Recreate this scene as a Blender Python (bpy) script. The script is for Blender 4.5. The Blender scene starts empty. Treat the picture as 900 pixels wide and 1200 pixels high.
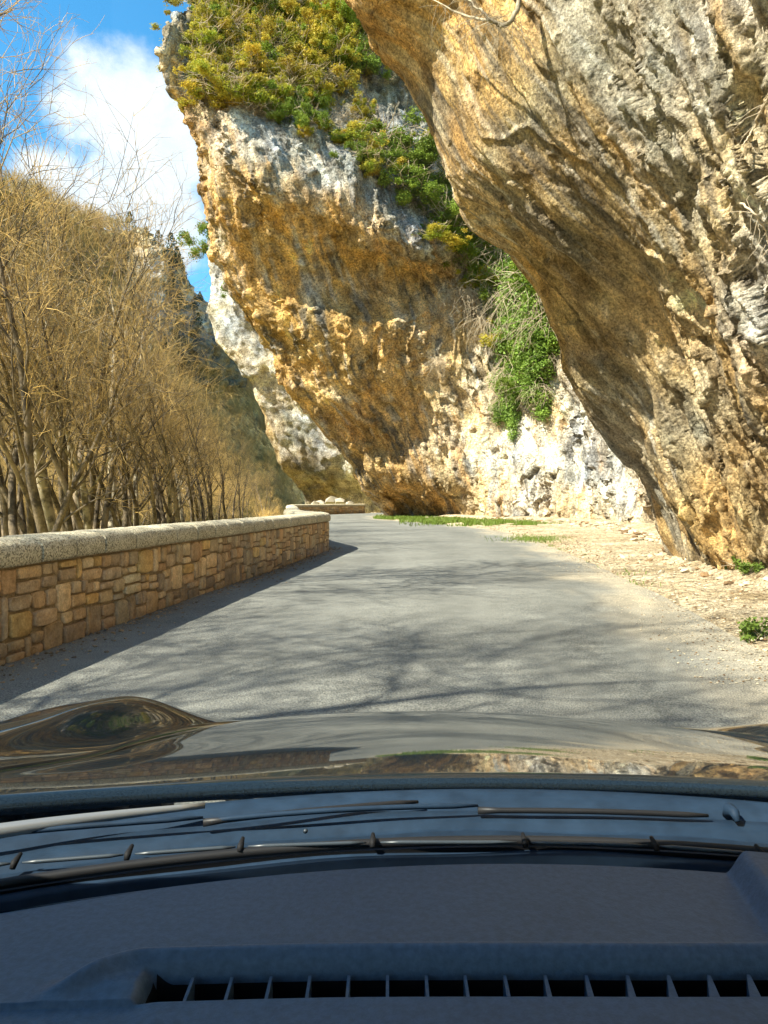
import bpy, math, random, sys, time
import numpy as np
from mathutils import Vector, Matrix
T0 = time.time()
random.seed(7)
rng = np.random.default_rng(7)
sc = bpy.context.scene
COL = sc.collection
R = math.radians

# ------------------------------------------------------------------ camera
FPX, CX, HY, EYE = 867.0, 450.0, 587.0, 1.25
cam_d = bpy.data.cameras.new('camera')
cam = bpy.data.objects.new('camera', cam_d)
COL.objects.link(cam)
cam.location = (0, 0, EYE)
cam.rotation_euler = (R(90), 0, 0)
cam_d.sensor_fit = 'VERTICAL'
cam_d.sensor_height = 36
cam_d.sensor_width = 27
cam_d.lens = 36 * FPX / 1200
cam_d.shift_y = -13 / 1200
cam_d.clip_start = 0.02
cam_d.clip_end = 4000
sc.camera = cam

# ------------------------------------------------------------------ light
SUN_EL, SUN_BACK = 47.0, 32.0        # elevation, and how far behind "due left" the sun stands
ex = -math.cos(R(SUN_EL)) * math.cos(R(SUN_BACK))
ey = -math.cos(R(SUN_EL)) * math.sin(R(SUN_BACK))
ez = math.sin(R(SUN_EL))
S = Vector((ex, ey, ez))
sd = bpy.data.lights.new('sun', 'SUN')
sd.energy = 5.0
sd.angle = R(0.42)
sd.color = (1.0, 0.935, 0.80)
sun = bpy.data.objects.new('sun', sd)
sun.rotation_euler = S.to_track_quat('Z', 'Y').to_euler()
sun.location = (-20, -10, 30)
COL.objects.link(sun)

w = bpy.data.worlds.new('World')
sc.world = w
w.use_nodes = True
nt = w.node_tree
nt.nodes.clear()
N = nt.nodes.new
L = nt.links.new
wo = N('ShaderNodeOutputWorld')
bg = N('ShaderNodeBackground')
sky = N('ShaderNodeTexSky')
sky.sky_type = 'NISHITA'
sky.sun_disc = False
sky.sun_elevation = R(SUN_EL)
sky.sun_rotation = math.atan2(ex, ey)
sky.altitude = 500
sky.air_density = 1.0
sky.dust_density = 0.3
sky.ozone_density = 2.5
bg.inputs['Strength'].default_value = 0.12
hsv = N('ShaderNodeHueSaturation')
hsv.inputs['Saturation'].default_value = 1.3
hsv.inputs['Value'].default_value = 0.92
hsv.inputs['Hue'].default_value = 0.485
L(sky.outputs[0], hsv.inputs['Color'])
tc = N('ShaderNodeTexCoord')
# clouds: noise in direction space; a few cumulus banks round the sky, one of them over the valley
nz = N('ShaderNodeTexNoise')
nz.inputs['Scale'].default_value = 7.0
nz.inputs['Detail'].default_value = 9
nz.inputs['Roughness'].default_value = 0.6
nz.inputs['Distortion'].default_value = 0.25
L(tc.outputs['Generated'], nz.inputs['Vector'])
acc = None
def dirv(px, py):
    v = Vector(((px - CX) / FPX, 1, (HY - py) / FPX))
    return v.normalized()
blobs = [(dirv(150, 135), 9.0), (dirv(195, 190), 9.0), (dirv(205, 255), 9.0), (dirv(160, 215), 9.0), (dirv(90, 225), 15.0), (dirv(50, 215), 19.0),
         (Vector((.9, .2, .5)).normalized(), 3.5), (Vector((-.8, -.9, .45)).normalized(), 3.0), (Vector((.3, -1, .6)).normalized(), 3.2),
         (Vector((.75, .9, .35)).normalized(), 3.4), (Vector((-.2, -.2, 1)).normalized(), 4.5)]
for v, k in blobs:
    dn = N('ShaderNodeVectorMath'); dn.operation = 'DISTANCE'
    nrm = N('ShaderNodeVectorMath'); nrm.operation = 'NORMALIZE'
    L(tc.outputs['Generated'], nrm.inputs[0])
    L(nrm.outputs[0], dn.inputs[0]); dn.inputs[1].default_value = v
    m = N('ShaderNodeMath'); m.operation = 'MULTIPLY_ADD'
    L(dn.outputs['Value'], m.inputs[0]); m.inputs[1].default_value = -k; m.inputs[2].default_value = 1.0
    if acc is None: acc = m.outputs[0]
    else:
        mx = N('ShaderNodeMath'); mx.operation = 'SMOOTH_MAX'; mx.inputs[2].default_value = 0.25
        L(acc, mx.inputs[0]); L(m.outputs[0], mx.inputs[1]); acc = mx.outputs[0]
ad = N('ShaderNodeMath'); ad.operation = 'MULTIPLY_ADD'
L(nz.outputs['Fac'], ad.inputs[0]); ad.inputs[1].default_value = 1.9; L(acc, ad.inputs[2])
mr = N('ShaderNodeMapRange'); mr.interpolation_type = 'SMOOTHSTEP'
L(ad.outputs[0], mr.inputs['Value'])
mr.inputs['From Min'].default_value = 1.12; mr.inputs['From Max'].default_value = 1.62
mr.inputs['To Min'].default_value = 0.0; mr.inputs['To Max'].default_value = 0.97
cr = N('ShaderNodeMapRange')
L(nz.outputs['Fac'], cr.inputs['Value'])
cr.inputs['From Min'].default_value = 0.35; cr.inputs['From Max'].default_value = 0.7
cr.inputs['To Min'].default_value = 0.0; cr.inputs['To Max'].default_value = 1.0
cc = N('ShaderNodeMix'); cc.data_type = 'RGBA'
cc.inputs['A'].default_value = (2.5, 2.95, 3.4, 1); cc.inputs['B'].default_value = (3.9, 3.95, 4.0, 1)
L(cr.outputs[0], cc.inputs['Factor'])
mix = N('ShaderNodeMix'); mix.data_type = 'RGBA'
L(mr.outputs[0], mix.inputs['Factor']); L(hsv.outputs[0], mix.inputs['A']); L(cc.outputs['Result'], mix.inputs['B'])
L(mix.outputs['Result'], bg.inputs['Color'])
L(bg.outputs[0], wo.inputs[0])

sc.view_settings.view_transform = 'Standard'
sc.view_settings.look = 'None'
sc.view_settings.exposure = 1.6
sc.view_settings.gamma = 1
sc.render.engine = 'CYCLES'
sc.cycles.max_bounces = 8
sc.cycles.diffuse_bounces = 3
sc.cycles.glossy_bounces = 4
sc.cycles.transparent_max_bounces = 12
sc.cycles.caustics_reflective = False
sc.cycles.caustics_refractive = False
sc.cycles.use_denoising = True
sc.cycles.sample_clamp_indirect = 6

# ------------------------------------------------------------------ helpers
def P(px, py, d):
    return np.array([(px - CX) / FPX * d, d, EYE + (HY - py) / FPX * d])

_prm = np.random.default_rng(3).permutation(256).astype(np.int32)
_prm = np.concatenate([_prm, _prm])
_g = np.random.default_rng(4).normal(size=(256, 3)).astype(np.float32)
_g /= np.linalg.norm(_g, axis=1)[:, None]
def pn(x, y, z):
    x = np.asarray(x, np.float32); y = np.asarray(y, np.float32); z = np.asarray(z, np.float32)
    x, y, z = np.broadcast_arrays(x, y, z)
    xi = np.floor(x).astype(np.int32); yi = np.floor(y).astype(np.int32); zi = np.floor(z).astype(np.int32)
    xf = x - xi; yf = y - yi; zf = z - zi
    u = xf * xf * xf * (xf * (xf * 6 - 15) + 10); v = yf * yf * yf * (yf * (yf * 6 - 15) + 10); q = zf * zf * zf * (zf * (zf * 6 - 15) + 10)
    out = 0
    for i in (0, 1):
        for j in (0, 1):
            for k in (0, 1):
                h = _prm[_prm[_prm[(xi + i) & 255] + ((yi + j) & 255)] + ((zi + k) & 255)]
                g = _g[h]
                dt = g[..., 0] * (xf - i) + g[..., 1] * (yf - j) + g[..., 2] * (zf - k)
                out = out + (u if i else 1 - u) * (v if j else 1 - v) * (q if k else 1 - q) * dt
    return out * 1.5
def fbm(x, y, z, o=4, g=0.5, l=2.03):
    a, s, t = 1.0, 0, 0
    for i in range(o):
        s = s + a * pn(x + 17.3 * i, y - 9.1 * i, z + 3.7 * i); t += a
        a *= g; x = x * l; y = y * l; z = z * l
    return s / t
def ridged(x, y, z, o=3, g=0.5, l=2.1):
    a, s, t = 1.0, 0, 0
    for i in range(o):
        s = s + a * (1 - 2 * np.abs(pn(x + 5.3 * i, y + 1.1 * i, z - 7.7 * i))); t += a
        a *= g; x = x * l; y = y * l; z = z * l
    return s / t
def sst(a, b, x):
    t = np.clip((x - a) / (b - a), 0, 1)
    return t * t * (3 - 2 * t)

def cr_up(A, n, axis):
    """Catmull-Rom resample of array A along an axis to n samples."""
    A = np.moveaxis(A, axis, 0)
    m = A.shape[0]
    t = np.linspace(0, m - 1, n)
    i = np.minimum(t.astype(int), m - 2); f = (t - i).reshape((-1,) + (1,) * (A.ndim - 1))
    g = lambda k: A[np.clip(k, 0, m - 1)]
    p0, p1, p2, p3 = g(i - 1), g(i), g(i + 1), g(i + 2)
    o = 0.5 * (2 * p1 + (-p0 + p2) * f + (2 * p0 - 5 * p1 + 4 * p2 - p3) * f ** 2 + (-p0 + 3 * p1 - 3 * p2 + p3) * f ** 3)
    return np.moveaxis(o, 0, axis)
def lin_up(A, tr, tc_):
    m, n = A.shape[:2]
    tr = np.clip(tr, 0, m - 1.001); tc_ = np.clip(tc_, 0, n - 1.001)
    i = tr.astype(int); j = tc_.astype(int); f = (tr - i)[..., None]; h = (tc_ - j)[..., None]
    return (A[i, j] * (1 - f) * (1 - h) + A[i + 1, j] * f * (1 - h) + A[i, j + 1] * (1 - f) * h + A[i + 1, j + 1] * f * h)

def mesh_np(name, verts, faces, mats=(), smooth=True, col=None, mi=None):
    """faces: (n,k) array, all same k, or list of lists"""
    me = bpy.data.meshes.new(name)
    verts = np.asarray(verts, np.float32).reshape(-1, 3)
    if isinstance(faces, np.ndarray):
        k = faces.shape[1]; nf = len(faces)
        me.vertices.add(len(verts)); me.vertices.foreach_set('co', verts.ravel())
        me.loops.add(nf * k); me.loops.foreach_set('vertex_index', faces.astype(np.int32).ravel())
        me.polygons.add(nf)
        me.polygons.foreach_set('loop_start', np.arange(0, nf * k, k, dtype=np.int32))
        me.polygons.foreach_set('loop_total', np.full(nf, k, dtype=np.int32))
    else:
        me.from_pydata([tuple(v) for v in verts], [], [list(f) for f in faces])
    for m in mats: me.materials.append(m)
    if mi is not None: me.polygons.foreach_set('material_index', np.asarray(mi, np.int32))
    me.polygons.foreach_set('use_smooth', np.full(len(me.polygons), smooth))
    if col is not None:
        c = me.color_attributes.new('tint', 'FLOAT_COLOR', 'POINT')
        a = np.ones((len(verts), 4), np.float32); a[:, :3] = np.asarray(col).reshape(-1, 3)
        c.data.foreach_set('color', a.ravel())
    me.update(calc_edges=True)
    return me
def grid_faces(nr, nc, flip=False):
    i = np.arange(nr - 1)[:, None] * nc + np.arange(nc - 1)[None]
    f = np.stack([i, i + 1, i + nc + 1, i + nc], -1).reshape(-1, 4)
    return f[:, ::-1].copy() if flip else f
def link(name, me, parent=None, loc=None, rz=0, scale=None, label=None, cat=None, group=None, kind=None):
    o = bpy.data.objects.new(name, me)
    COL.objects.link(o)
    if parent: o.parent = parent
    if loc is not None: o.location = [float(v) for v in loc]
    if rz: o.rotation_euler = (0, 0, rz)
    if scale is not None: o.scale = (scale,) * 3 if np.isscalar(scale) else scale
    tag(o, label, cat, group, kind)
    return o
def tag(o, label=None, cat=None, group=None, kind=None):
    if label: o['label'] = label
    if cat: o['category'] = cat
    if group: o['group'] = group
    if kind: o['kind'] = kind
class MB:
    """collects simple shapes into ONE mesh"""
    def __init__(s): s.v = []; s.f = []; s.c = []; s.n = 0
    def add(s, v, f, c=None):
        v = np.asarray(v, float).reshape(-1, 3)
        s.v.append(v); s.f += [[i + s.n for i in q] for q in f]; s.n += len(v)
        s.c.append(np.tile(np.asarray(c if c is not None else (1, 1, 1), float), (len(v), 1)) if c is None or np.ndim(c) == 1 else c)
    def box(s, lo, hi, c=None):
        x0, y0, z0 = lo; x1, y1, z1 = hi
        v = [(x0, y0, z0), (x1, y0, z0), (x1, y1, z0), (x0, y1, z0), (x0, y0, z1), (x1, y0, z1), (x1, y1, z1), (x0, y1, z1)]
        s.add(v, [(0, 3, 2, 1), (4, 5, 6, 7), (0, 1, 5, 4), (1, 2, 6, 5), (2, 3, 7, 6), (3, 0, 4, 7)], c)
    def tube(s, pts, rad, n=8, c=None, cap=True):
        v, f = tube_np(np.array(pts, float), np.array(rad, float) if np.ndim(rad) else np.full(len(pts), rad), n)
        f = [list(q) for q in f]
        if cap:
            m = len(pts); f.append(list(range(n))[::-1]); f.append([(m - 1) * n + k for k in range(n)])
        s.add(v, f, c)
    def build(s, name, mats=(), parent=None, smooth=False, col=False, **kw):
        me = mesh_np(name, np.concatenate(s.v), s.f, mats, smooth, np.concatenate(s.c) if col else None)
        return link(name, me, parent, **kw)
def tube_np(p, r, n):
    m = len(p)
    d = np.gradient(p, axis=0); d /= np.linalg.norm(d, axis=1)[:, None] + 1e-9
    ref = np.array([0, 0, 1.0]) if abs(d[0, 2]) < 0.9 else np.array([1.0, 0, 0])
    a = np.cross(d, ref); a /= np.linalg.norm(a, axis=1)[:, None] + 1e-9
    b = np.cross(d, a)
    t = np.arange(n) * 2 * np.pi / n
    v = p[:, None] + r[:, None, None] * (np.cos(t)[None, :, None] * a[:, None] + np.sin(t)[None, :, None] * b[:, None])
    i = (np.arange(m - 1)[:, None] * n + np.arange(n)[None]); j = (np.arange(m - 1)[:, None] * n + (np.arange(n)[None] + 1) % n)
    f = np.stack([i, j, j + n, i + n], -1).reshape(-1, 4)
    return v.reshape(-1, 3), f

# ------------------------------------------------------------------ materials
def mat(name, base=(.5, .5, .5), rough=.8, tint=False, noise=None, bump=None, spec=.3, metal=0., coat=0., coatr=.03, translucent=None, rand=0.):
    """noise: list of (scale, dark mul colour, light mul colour, lo, hi); bump: list of (scale, distance, detail)"""
    m = bpy.data.materials.new(name); m.use_nodes = True
    t = m.node_tree; b = t.nodes['Principled BSDF']; n = t.nodes.new; l = t.links.new
    b.inputs['Roughness'].default_value = rough
    b.inputs['Specular IOR Level'].default_value = spec
    b.inputs['Metallic'].default_value = metal
    b.inputs['Coat Weight'].default_value = coat
    b.inputs['Coat Roughness'].default_value = coatr
    co = n('ShaderNodeTexCoord').outputs['Object']
    if tint:
        a = n('ShaderNodeVertexColor'); a.layer_name = 'tint'; c = a.outputs['Color']
    else:
        a = n('ShaderNodeRGB'); a.outputs[0].default_value = (*base, 1); c = a.outputs[0]
    for (s, dk, lt, lo, hi) in (noise or []):
        z = n('ShaderNodeTexNoise'); z.inputs['Scale'].default_value = s if np.isscalar(s) else 1.0; z.inputs['Detail'].default_value = 5; z.inputs['Roughness'].default_value = .6
        if np.isscalar(s): l(co, z.inputs['Vector'])
        else:
            mp = n('ShaderNodeMapping'); mp.inputs['Scale'].default_value = s; l(co, mp.inputs['Vector']); l(mp.outputs[0], z.inputs['Vector'])
        r = n('ShaderNodeMapRange'); r.inputs['From Min'].default_value = lo; r.inputs['From Max'].default_value = hi; l(z.outputs['Fac'], r.inputs['Value'])
        x = n('ShaderNodeMix'); x.data_type = 'RGBA'; x.inputs['A'].default_value = (*dk, 1); x.inputs['B'].default_value = (*lt, 1); l(r.outputs[0], x.inputs['Factor'])
        y = n('ShaderNodeMix'); y.data_type = 'RGBA'; y.blend_type = 'MULTIPLY'; y.inputs['Factor'].default_value = 1; l(c, y.inputs['A']); l(x.outputs['Result'], y.inputs['B']); c = y.outputs['Result']
    if rand:
        oi = n('ShaderNodeObjectInfo'); h = n('ShaderNodeHueSaturation'); r = n('ShaderNodeMapRange'); l(oi.outputs['Random'], r.inputs['Value'])
        r.inputs['To Min'].default_value = 1 - rand; r.inputs['To Max'].default_value = 1 + rand
        l(r.outputs[0], h.inputs['Value']); l(c, h.inputs['Color']); c = h.outputs[0]
    l(c, b.inputs['Base Color'])
    prev = None
    for (s, dist, det) in (bump or []):
        z = n('ShaderNodeTexNoise'); z.inputs['Scale'].default_value = s; z.inputs['Detail'].default_value = det; z.inputs['Roughness'].default_value = .6; l(co, z.inputs['Vector'])
        k = n('ShaderNodeBump'); k.inputs['Distance'].default_value = dist; k.inputs['Strength'].default_value = 1; l(z.outputs['Fac'], k.inputs['Height'])
        if prev: l(prev, k.inputs['Normal'])
        prev = k.outputs[0]
    if prev: l(prev, b.inputs['Normal'])
    if translucent:
        tr = n('ShaderNodeBsdfTranslucent'); l(c, tr.inputs['Color']); ms = n('ShaderNodeMixShader'); ms.inputs[0].default_value = translucent
        l(b.outputs[0], ms.inputs[1]); l(tr.outputs[0], ms.inputs[2]); l(ms.outputs[0], t.nodes['Material Output'].inputs[0])
    return m
G3 = lambda v: (v, v, v)
M_ROCK = mat('rock', tint=True, rough=.92, spec=.2,
             noise=[(3.5, (.62, .60, .58), (1.25, 1.25, 1.25), .32, .68), (24, G3(.42), G3(1.42), .33, .64), (75, G3(.55), G3(1.35), .3, .7), (1.1, (1.08, .98, .88), (.95, 1.0, 1.06), .35, .65)],
             bump=[(6, .12, 8), (28, .05, 6), (95, .014, 3)])
M_ROCKB = mat('rock_far', tint=True, rough=.92, spec=.2,
              noise=[(1.3, (.62, .60, .58), (1.25, 1.25, 1.25), .32, .68), (8, G3(.42), G3(1.45), .33, .64), (26, G3(.6), G3(1.35), .3, .7), (.4, (1.08, .98, .88), (.95, 1.0, 1.06), .35, .65)],
              bump=[(2.2, .36, 8), (9, .16, 6)])
M_ASPH = mat('asphalt', tint=True, rough=.85, noise=[(.55, G3(.80), G3(1.14), .34, .66), (4, G3(.86), G3(1.12), .3, .7), (105, (.25, .26, .28), (1.9, 1.86, 1.78), .34, .68)], bump=[(75, .012, 3)], spec=.35)
M_GRAV = mat('verge_gravel', (.60, .52, .37), .95, noise=[(.9, (.66, .58, .46), (1.15, 1.12, 1.08), .34, .62), (9, (.5, .46, .42), (1.35, 1.33, 1.3), .36, .62), (34, G3(.4), G3(1.45), .36, .62), (110, G3(.6), G3(1.3), .3, .7)], bump=[(16, .09, 6), (60, .03, 3)])
M_PEB = mat('pebble', tint=True, rough=.9, noise=[(25, G3(.8), G3(1.15), .3, .7)], bump=[(40, .006, 3)])
M_EARTH = mat('bank_earth', (.40, .34, .11), .95, noise=[(.5, (.7, .8, .7), (1.3, 1.15, 1.1), .3, .7), (6, G3(.6), G3(1.4), .3, .7)], bump=[(3, .2, 6)])
M_HILL = mat('hill_ground', (.44, .30, .13), .95, noise=[(.06, (.75, .8, .6), (1.2, 1.05, 1.0), .35, .65), (.7, G3(.3), G3(1.6), .36, .64), (2.4, G3(.5), G3(1.5), .36, .64)], bump=[(.6, 1.0, 6)])
M_STONE = mat('wall_stone', tint=True, rough=.88, noise=[(9, (.72, .68, .62), (1.2, 1.18, 1.15), .3, .7), (45, G3(.75), G3(1.2), .3, .7), (1.6, (1.1, .95, .8), (.95, 1, 1.05), .35, .65)], bump=[(20, .02, 6)])
M_MORT = mat('mortar', (.36, .265, .155), .95, noise=[(6, (.65, .62, .58), (1.2, 1.2, 1.15), .3, .7), (50, G3(.7), G3(1.25), .3, .7)], bump=[(35, .015, 5)])
M_COPE = mat('coping_concrete', (.60, .545, .41), .95, noise=[(4, (.8, .78, .74), (1.12, 1.1, 1.08), .3, .7), (60, (.32, .31, .27), (1.35, 1.33, 1.28), .38, .56), (140, G3(.75), G3(1.2), .3, .7)], bump=[(38, .016, 4), (110, .006, 2)])
M_BARK = mat('bark', (.125, .098, .068), .9, noise=[(3, (.4, .4, .4), (1.7, 1.65, 1.5), .38, .60), (20, G3(.7), G3(1.2), .3, .7)], bump=[(14, .02, 4)], rand=.25)
M_BARKP = mat('pale_bark', (.33, .28, .20), .9, noise=[(4, (.35, .33, .3), (1.25, 1.25, 1.2), .38, .55)], bump=[(14, .02, 4)], rand=.15)
M_TWIG = mat('twig_bark', (.50, .365, .15), .85, noise=[(.9, (.28, .29, .30), (1.5, 1.38, 1.2), .36, .64)], rand=.4)
M_WOOD = mat('wood_mass', (.34, .255, .12), .95, noise=[(.05, (.6, .75, .55), (1.35, 1.2, 1.1), .35, .65)])
M_DEAD = mat('dead_twig', (.46, .37, .25), .9, rand=.15)
M_LEAF = mat('box_leaf', (.19, .27, .035), .6, noise=[(.9, (.55, .65, .5), (1.5, 1.35, 1.3), .3, .7)], translucent=.3, rand=.25, spec=.25)
M_LEAFY = mat('yellow_leaf', (.42, .37, .04), .6, noise=[(.7, (.5, .75, .5), (1.35, 1.1, 1.3), .36, .64)], translucent=.3, rand=.25, spec=.25)
M_IVY = mat('ivy_leaf', (.20, .31, .055), .5, noise=[(.9, (.5, .6, .5), (1.5, 1.4, 1.3), .3, .7)], translucent=.3, rand=.2, spec=.35)
M_PINE = mat('pine_needles', (.03, .055, .03), .8, rand=.2)
M_GRASS = mat('grass_blade', (.13, .21, .03), .6, noise=[(2.5, (.8, .8, .6), (1.3, 1.1, 1.2), .3, .7)], translucent=.3)

# ------------------------------------------------------------------ rock surfaces
PAL = {'t': (.64, .43, .17), 'o': (.62, .40, .15), 'O': (.70, .43, .17), 'g': (.47, .43, .33), 'b': (.38, .40, .40), 'p': (.74, .63, .42),
       'y': (.62, .46, .24), 'd': (.34, .26, .14), 'w': (.72, .67, .55), 'k': (.17, .155, .125), 'm': (.62, .46, .23), 'v': (.17, .145, .08)}
def rock_patch(name, ctrl, codes, nr, nc, sgn, layers, seed, material, streaks=(), fine=.35, shear=0., calm=None, warp=.55, jit=.2, **kw):
    """ctrl: rows x cols x 3 control points (bottom row first); codes: rows of palette letters"""
    C0 = np.array(ctrl, float)
    G = cr_up(cr_up(C0, nr, 0), nc, 1)
    pal = np.array([[PAL[ch] for ch in row] for row in codes])
    # arc-length coordinates
    du = np.linalg.norm(np.diff(G, axis=1), axis=2); dv = np.linalg.norm(np.diff(G, axis=0), axis=2)
    U = np.concatenate([np.zeros((nr, 1)), np.cumsum(du, 1)], 1); V = np.concatenate([np.zeros((1, nc)), np.cumsum(dv, 0)], 0)
    U = U - U[:, nc // 2:nc // 2 + 1]
    U = U.mean(0, keepdims=True) * .6 + U * .4
    U = U + shear * V
    X, Y, Z = G[..., 0], G[..., 1], G[..., 2]
    rough_ = 1.0 if calm is None else np.interp(np.linspace(0, ctrl.shape[1] - 1, nc), *calm)[None]
    def normals(G):
        a = np.gradient(G, axis=1); b = np.gradient(G, axis=0)
        n = np.cross(a, b) * sgn
        return n / (np.linalg.norm(n, axis=2)[..., None] + 1e-9)
    for stage in layers:
        nrm = normals(G)
        # smooth the normals a little so steps do not self-cross
        disp = 0
        for (kind, su, sv, amp, o) in stage:
            if kind == 'f':      # 3-D lumps
                disp = disp + amp * fbm(X / su + seed, Y / su, Z / sv + seed * .7, o)
            elif kind == 'r':    # 3-D ridges
                disp = disp + amp * ridged(X / su + seed, Y / su - seed, Z / sv, o)
            elif kind == 'u':    # flutes along the fall line
                wob = 1.2 * fbm(X / 4 + seed, Y / 4, Z / 4, 2)
                disp = disp + amp * ridged(U / su + wob, V / sv + seed, 0 * U + seed, o) * np.clip(.6 + fbm(X / 3, Y / 3, Z / 3 + seed, 2) * 1.6, 0, 1.5)
            elif kind == 'a':    # lumps drawn out along the fall line
                wob = .8 * fbm(X / 3 + seed, Y / 3, Z / 3, 2)
                disp = disp + amp * fbm(U / su + wob, V / sv + seed, .3 * U / su + seed * 3, o)
            elif kind == 'c':    # chipped fracture facets: each cell tilts its own way
                cu = U / su + .35 * fbm(X / su * .8 + seed, Y / su * .8, Z / su * .8, 2); cv = V / sv + .35 * fbm(X / su * .8, Y / su * .8 + 40, Z / su * .8, 2)
                ci, cj = np.floor(cu).astype(np.int32), np.floor(cv).astype(np.int32); best = np.full(cu.shape, 9e9); val = np.zeros(cu.shape)
                for a_ in (-1, 0, 1):
                    for b_ in (-1, 0, 1):
                        h = _prm[_prm[(ci + a_) & 255] + ((cj + b_ + int(seed * 10)) & 255)]
                        g_ = _g[h]; ox, oy = cu - (ci + a_ + .5 + g_[..., 0] * .5), cv - (cj + b_ + .5 + g_[..., 1] * .5)
                        dd = ox * ox + oy * oy; m_ = dd < best; best = np.where(m_, dd, best)
                        g2_ = _g[_prm[h]]; val = np.where(m_, g2_[..., 0] * ox * 1.1 + g2_[..., 1] * oy * 1.1 + g2_[..., 2] * .5, val)
                disp = disp + amp * val * sst(-.25, .1, fbm(X / 2.9, Y / 2.9 + seed, Z / 2.9, 2))
            elif kind == 'x':    # open cracks
                n_ = fbm(U / su + .4 * fbm(X, Y, Z, 2), V / sv + seed * 2, 0 * U + su, 3)
                disp = disp - amp * (1 - sst(0, .035, np.abs(n_))) * sst(-.15, .15, fbm(X / 2.3, Y / 2.3, Z / 2.3 + seed, 2))
            elif kind == 's':    # steps / bedding
                q = Z / sv + 1.1 * fbm(X / su + seed, Y / su, Z / su, 3)
                fr = q - np.floor(q)
                disp = disp + amp * (sst(0, .25, fr) - fr)
            elif kind == 'k':    # pock holes
                h = pn(X / su + seed, Y / su, Z / sv)
                disp = disp - amp * sst(.38, .6, h)
        if stage is not layers[0]: disp = disp * rough_
        G = G + nrm * disp[..., None]
        X, Y, Z = G[..., 0], G[..., 1], G[..., 2]
    # colour: palette looked up through a warped grid
    m, n = pal.shape[:2]
    tr = np.linspace(0, m - 1, nr)[:, None] + warp * fbm(X / 2.2 + seed, Y / 2.2, Z / 2.2, 4) * 1.4
    tcx = np.linspace(0, n - 1, nc)[None] + warp * fbm(X / 2.2 - seed, Y / 2.2 + 31, Z / 2.2, 4) * 1.4
    c = lin_up(pal, tr + 0 * tcx, tcx + 0 * tr)
    j = fbm(X / 1.1 + 9, Y / 1.1 + seed, Z / 1.1, 5)[..., None]
    c = c * (1 + jit * 2.2 * j)
    h = fbm(X / 2.7 + 50, Y / 2.7 + seed, Z / 2.7, 4)[..., None]
    c = c * (1 + h * np.array([.18, 0.03, -.38]))
    fs = fine
    j2 = fbm(U / fs, V / (fs * 2.6), seed + 0 * U, 4)[..., None]; c = c * (1 + 1.15 * j2)
    dk = sst(.16, .42, fbm(X / (fs * .7) + 70, Y / (fs * .7), Z / (fs * 1.1), 4))[..., None]; c = c * (1 - .45 * dk)       # dark specks scattered by noise
    lt_ = sst(.12, .40, fbm(X / (fs * 1.6) - 70, Y / (fs * 1.6), Z / (fs * 3), 4))[..., None]; c = c * (1 - .45 * lt_) + np.array((.70, .64, .49)) * .45 * lt_   # calcite bloom
    for (su, sv, thr, wd, code, strength, mlo, mhi) in streaks:   # mineral streaks along the fall line
        s = fbm(U / su + .5 * fbm(X / 3, Y / 3, Z / 3, 2), V / sv + seed, 0 * U + thr * 10 + seed, 4)
        gate = sst(mlo, mhi, fbm(X / 3.3 + su * 7, Y / 3.3, Z / 3.3 + seed, 3))
        a = (sst(thr, thr + wd, s) * strength * gate)[..., None]
        c = c * (1 - a) + np.array(PAL[code]) * a
    c = np.clip(c, .015, .85)
    me = mesh_np(name, G, grid_faces(nr, nc, sgn < 0), [material], True, c)
    o = link(name, me, **kw)
    return o, G

def px_of(G):
    g = G.reshape(-1, 3)
    d = np.maximum(g[:, 1], .1)
    return CX + FPX * g[:, 0] / d, HY - FPX * (g[:, 2] - EYE) / d, g[:, 1]
class Finder:
    def __init__(s, G): s.g = G.reshape(-1, 3); s.x, s.y, s.d = px_of(G); nr, nc = G.shape[:2]
    def at(s, px, py, r=5):
        k = np.where((np.abs(s.x - px) < r) & (np.abs(s.y - py) < r) & (s.d > 2))[0]
        if len(k) == 0: return s.at(px, py, r * 2) if r < 60 else P(px, py, 46)
        return s.g[k[np.argmin(s.d[k])]]

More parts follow.
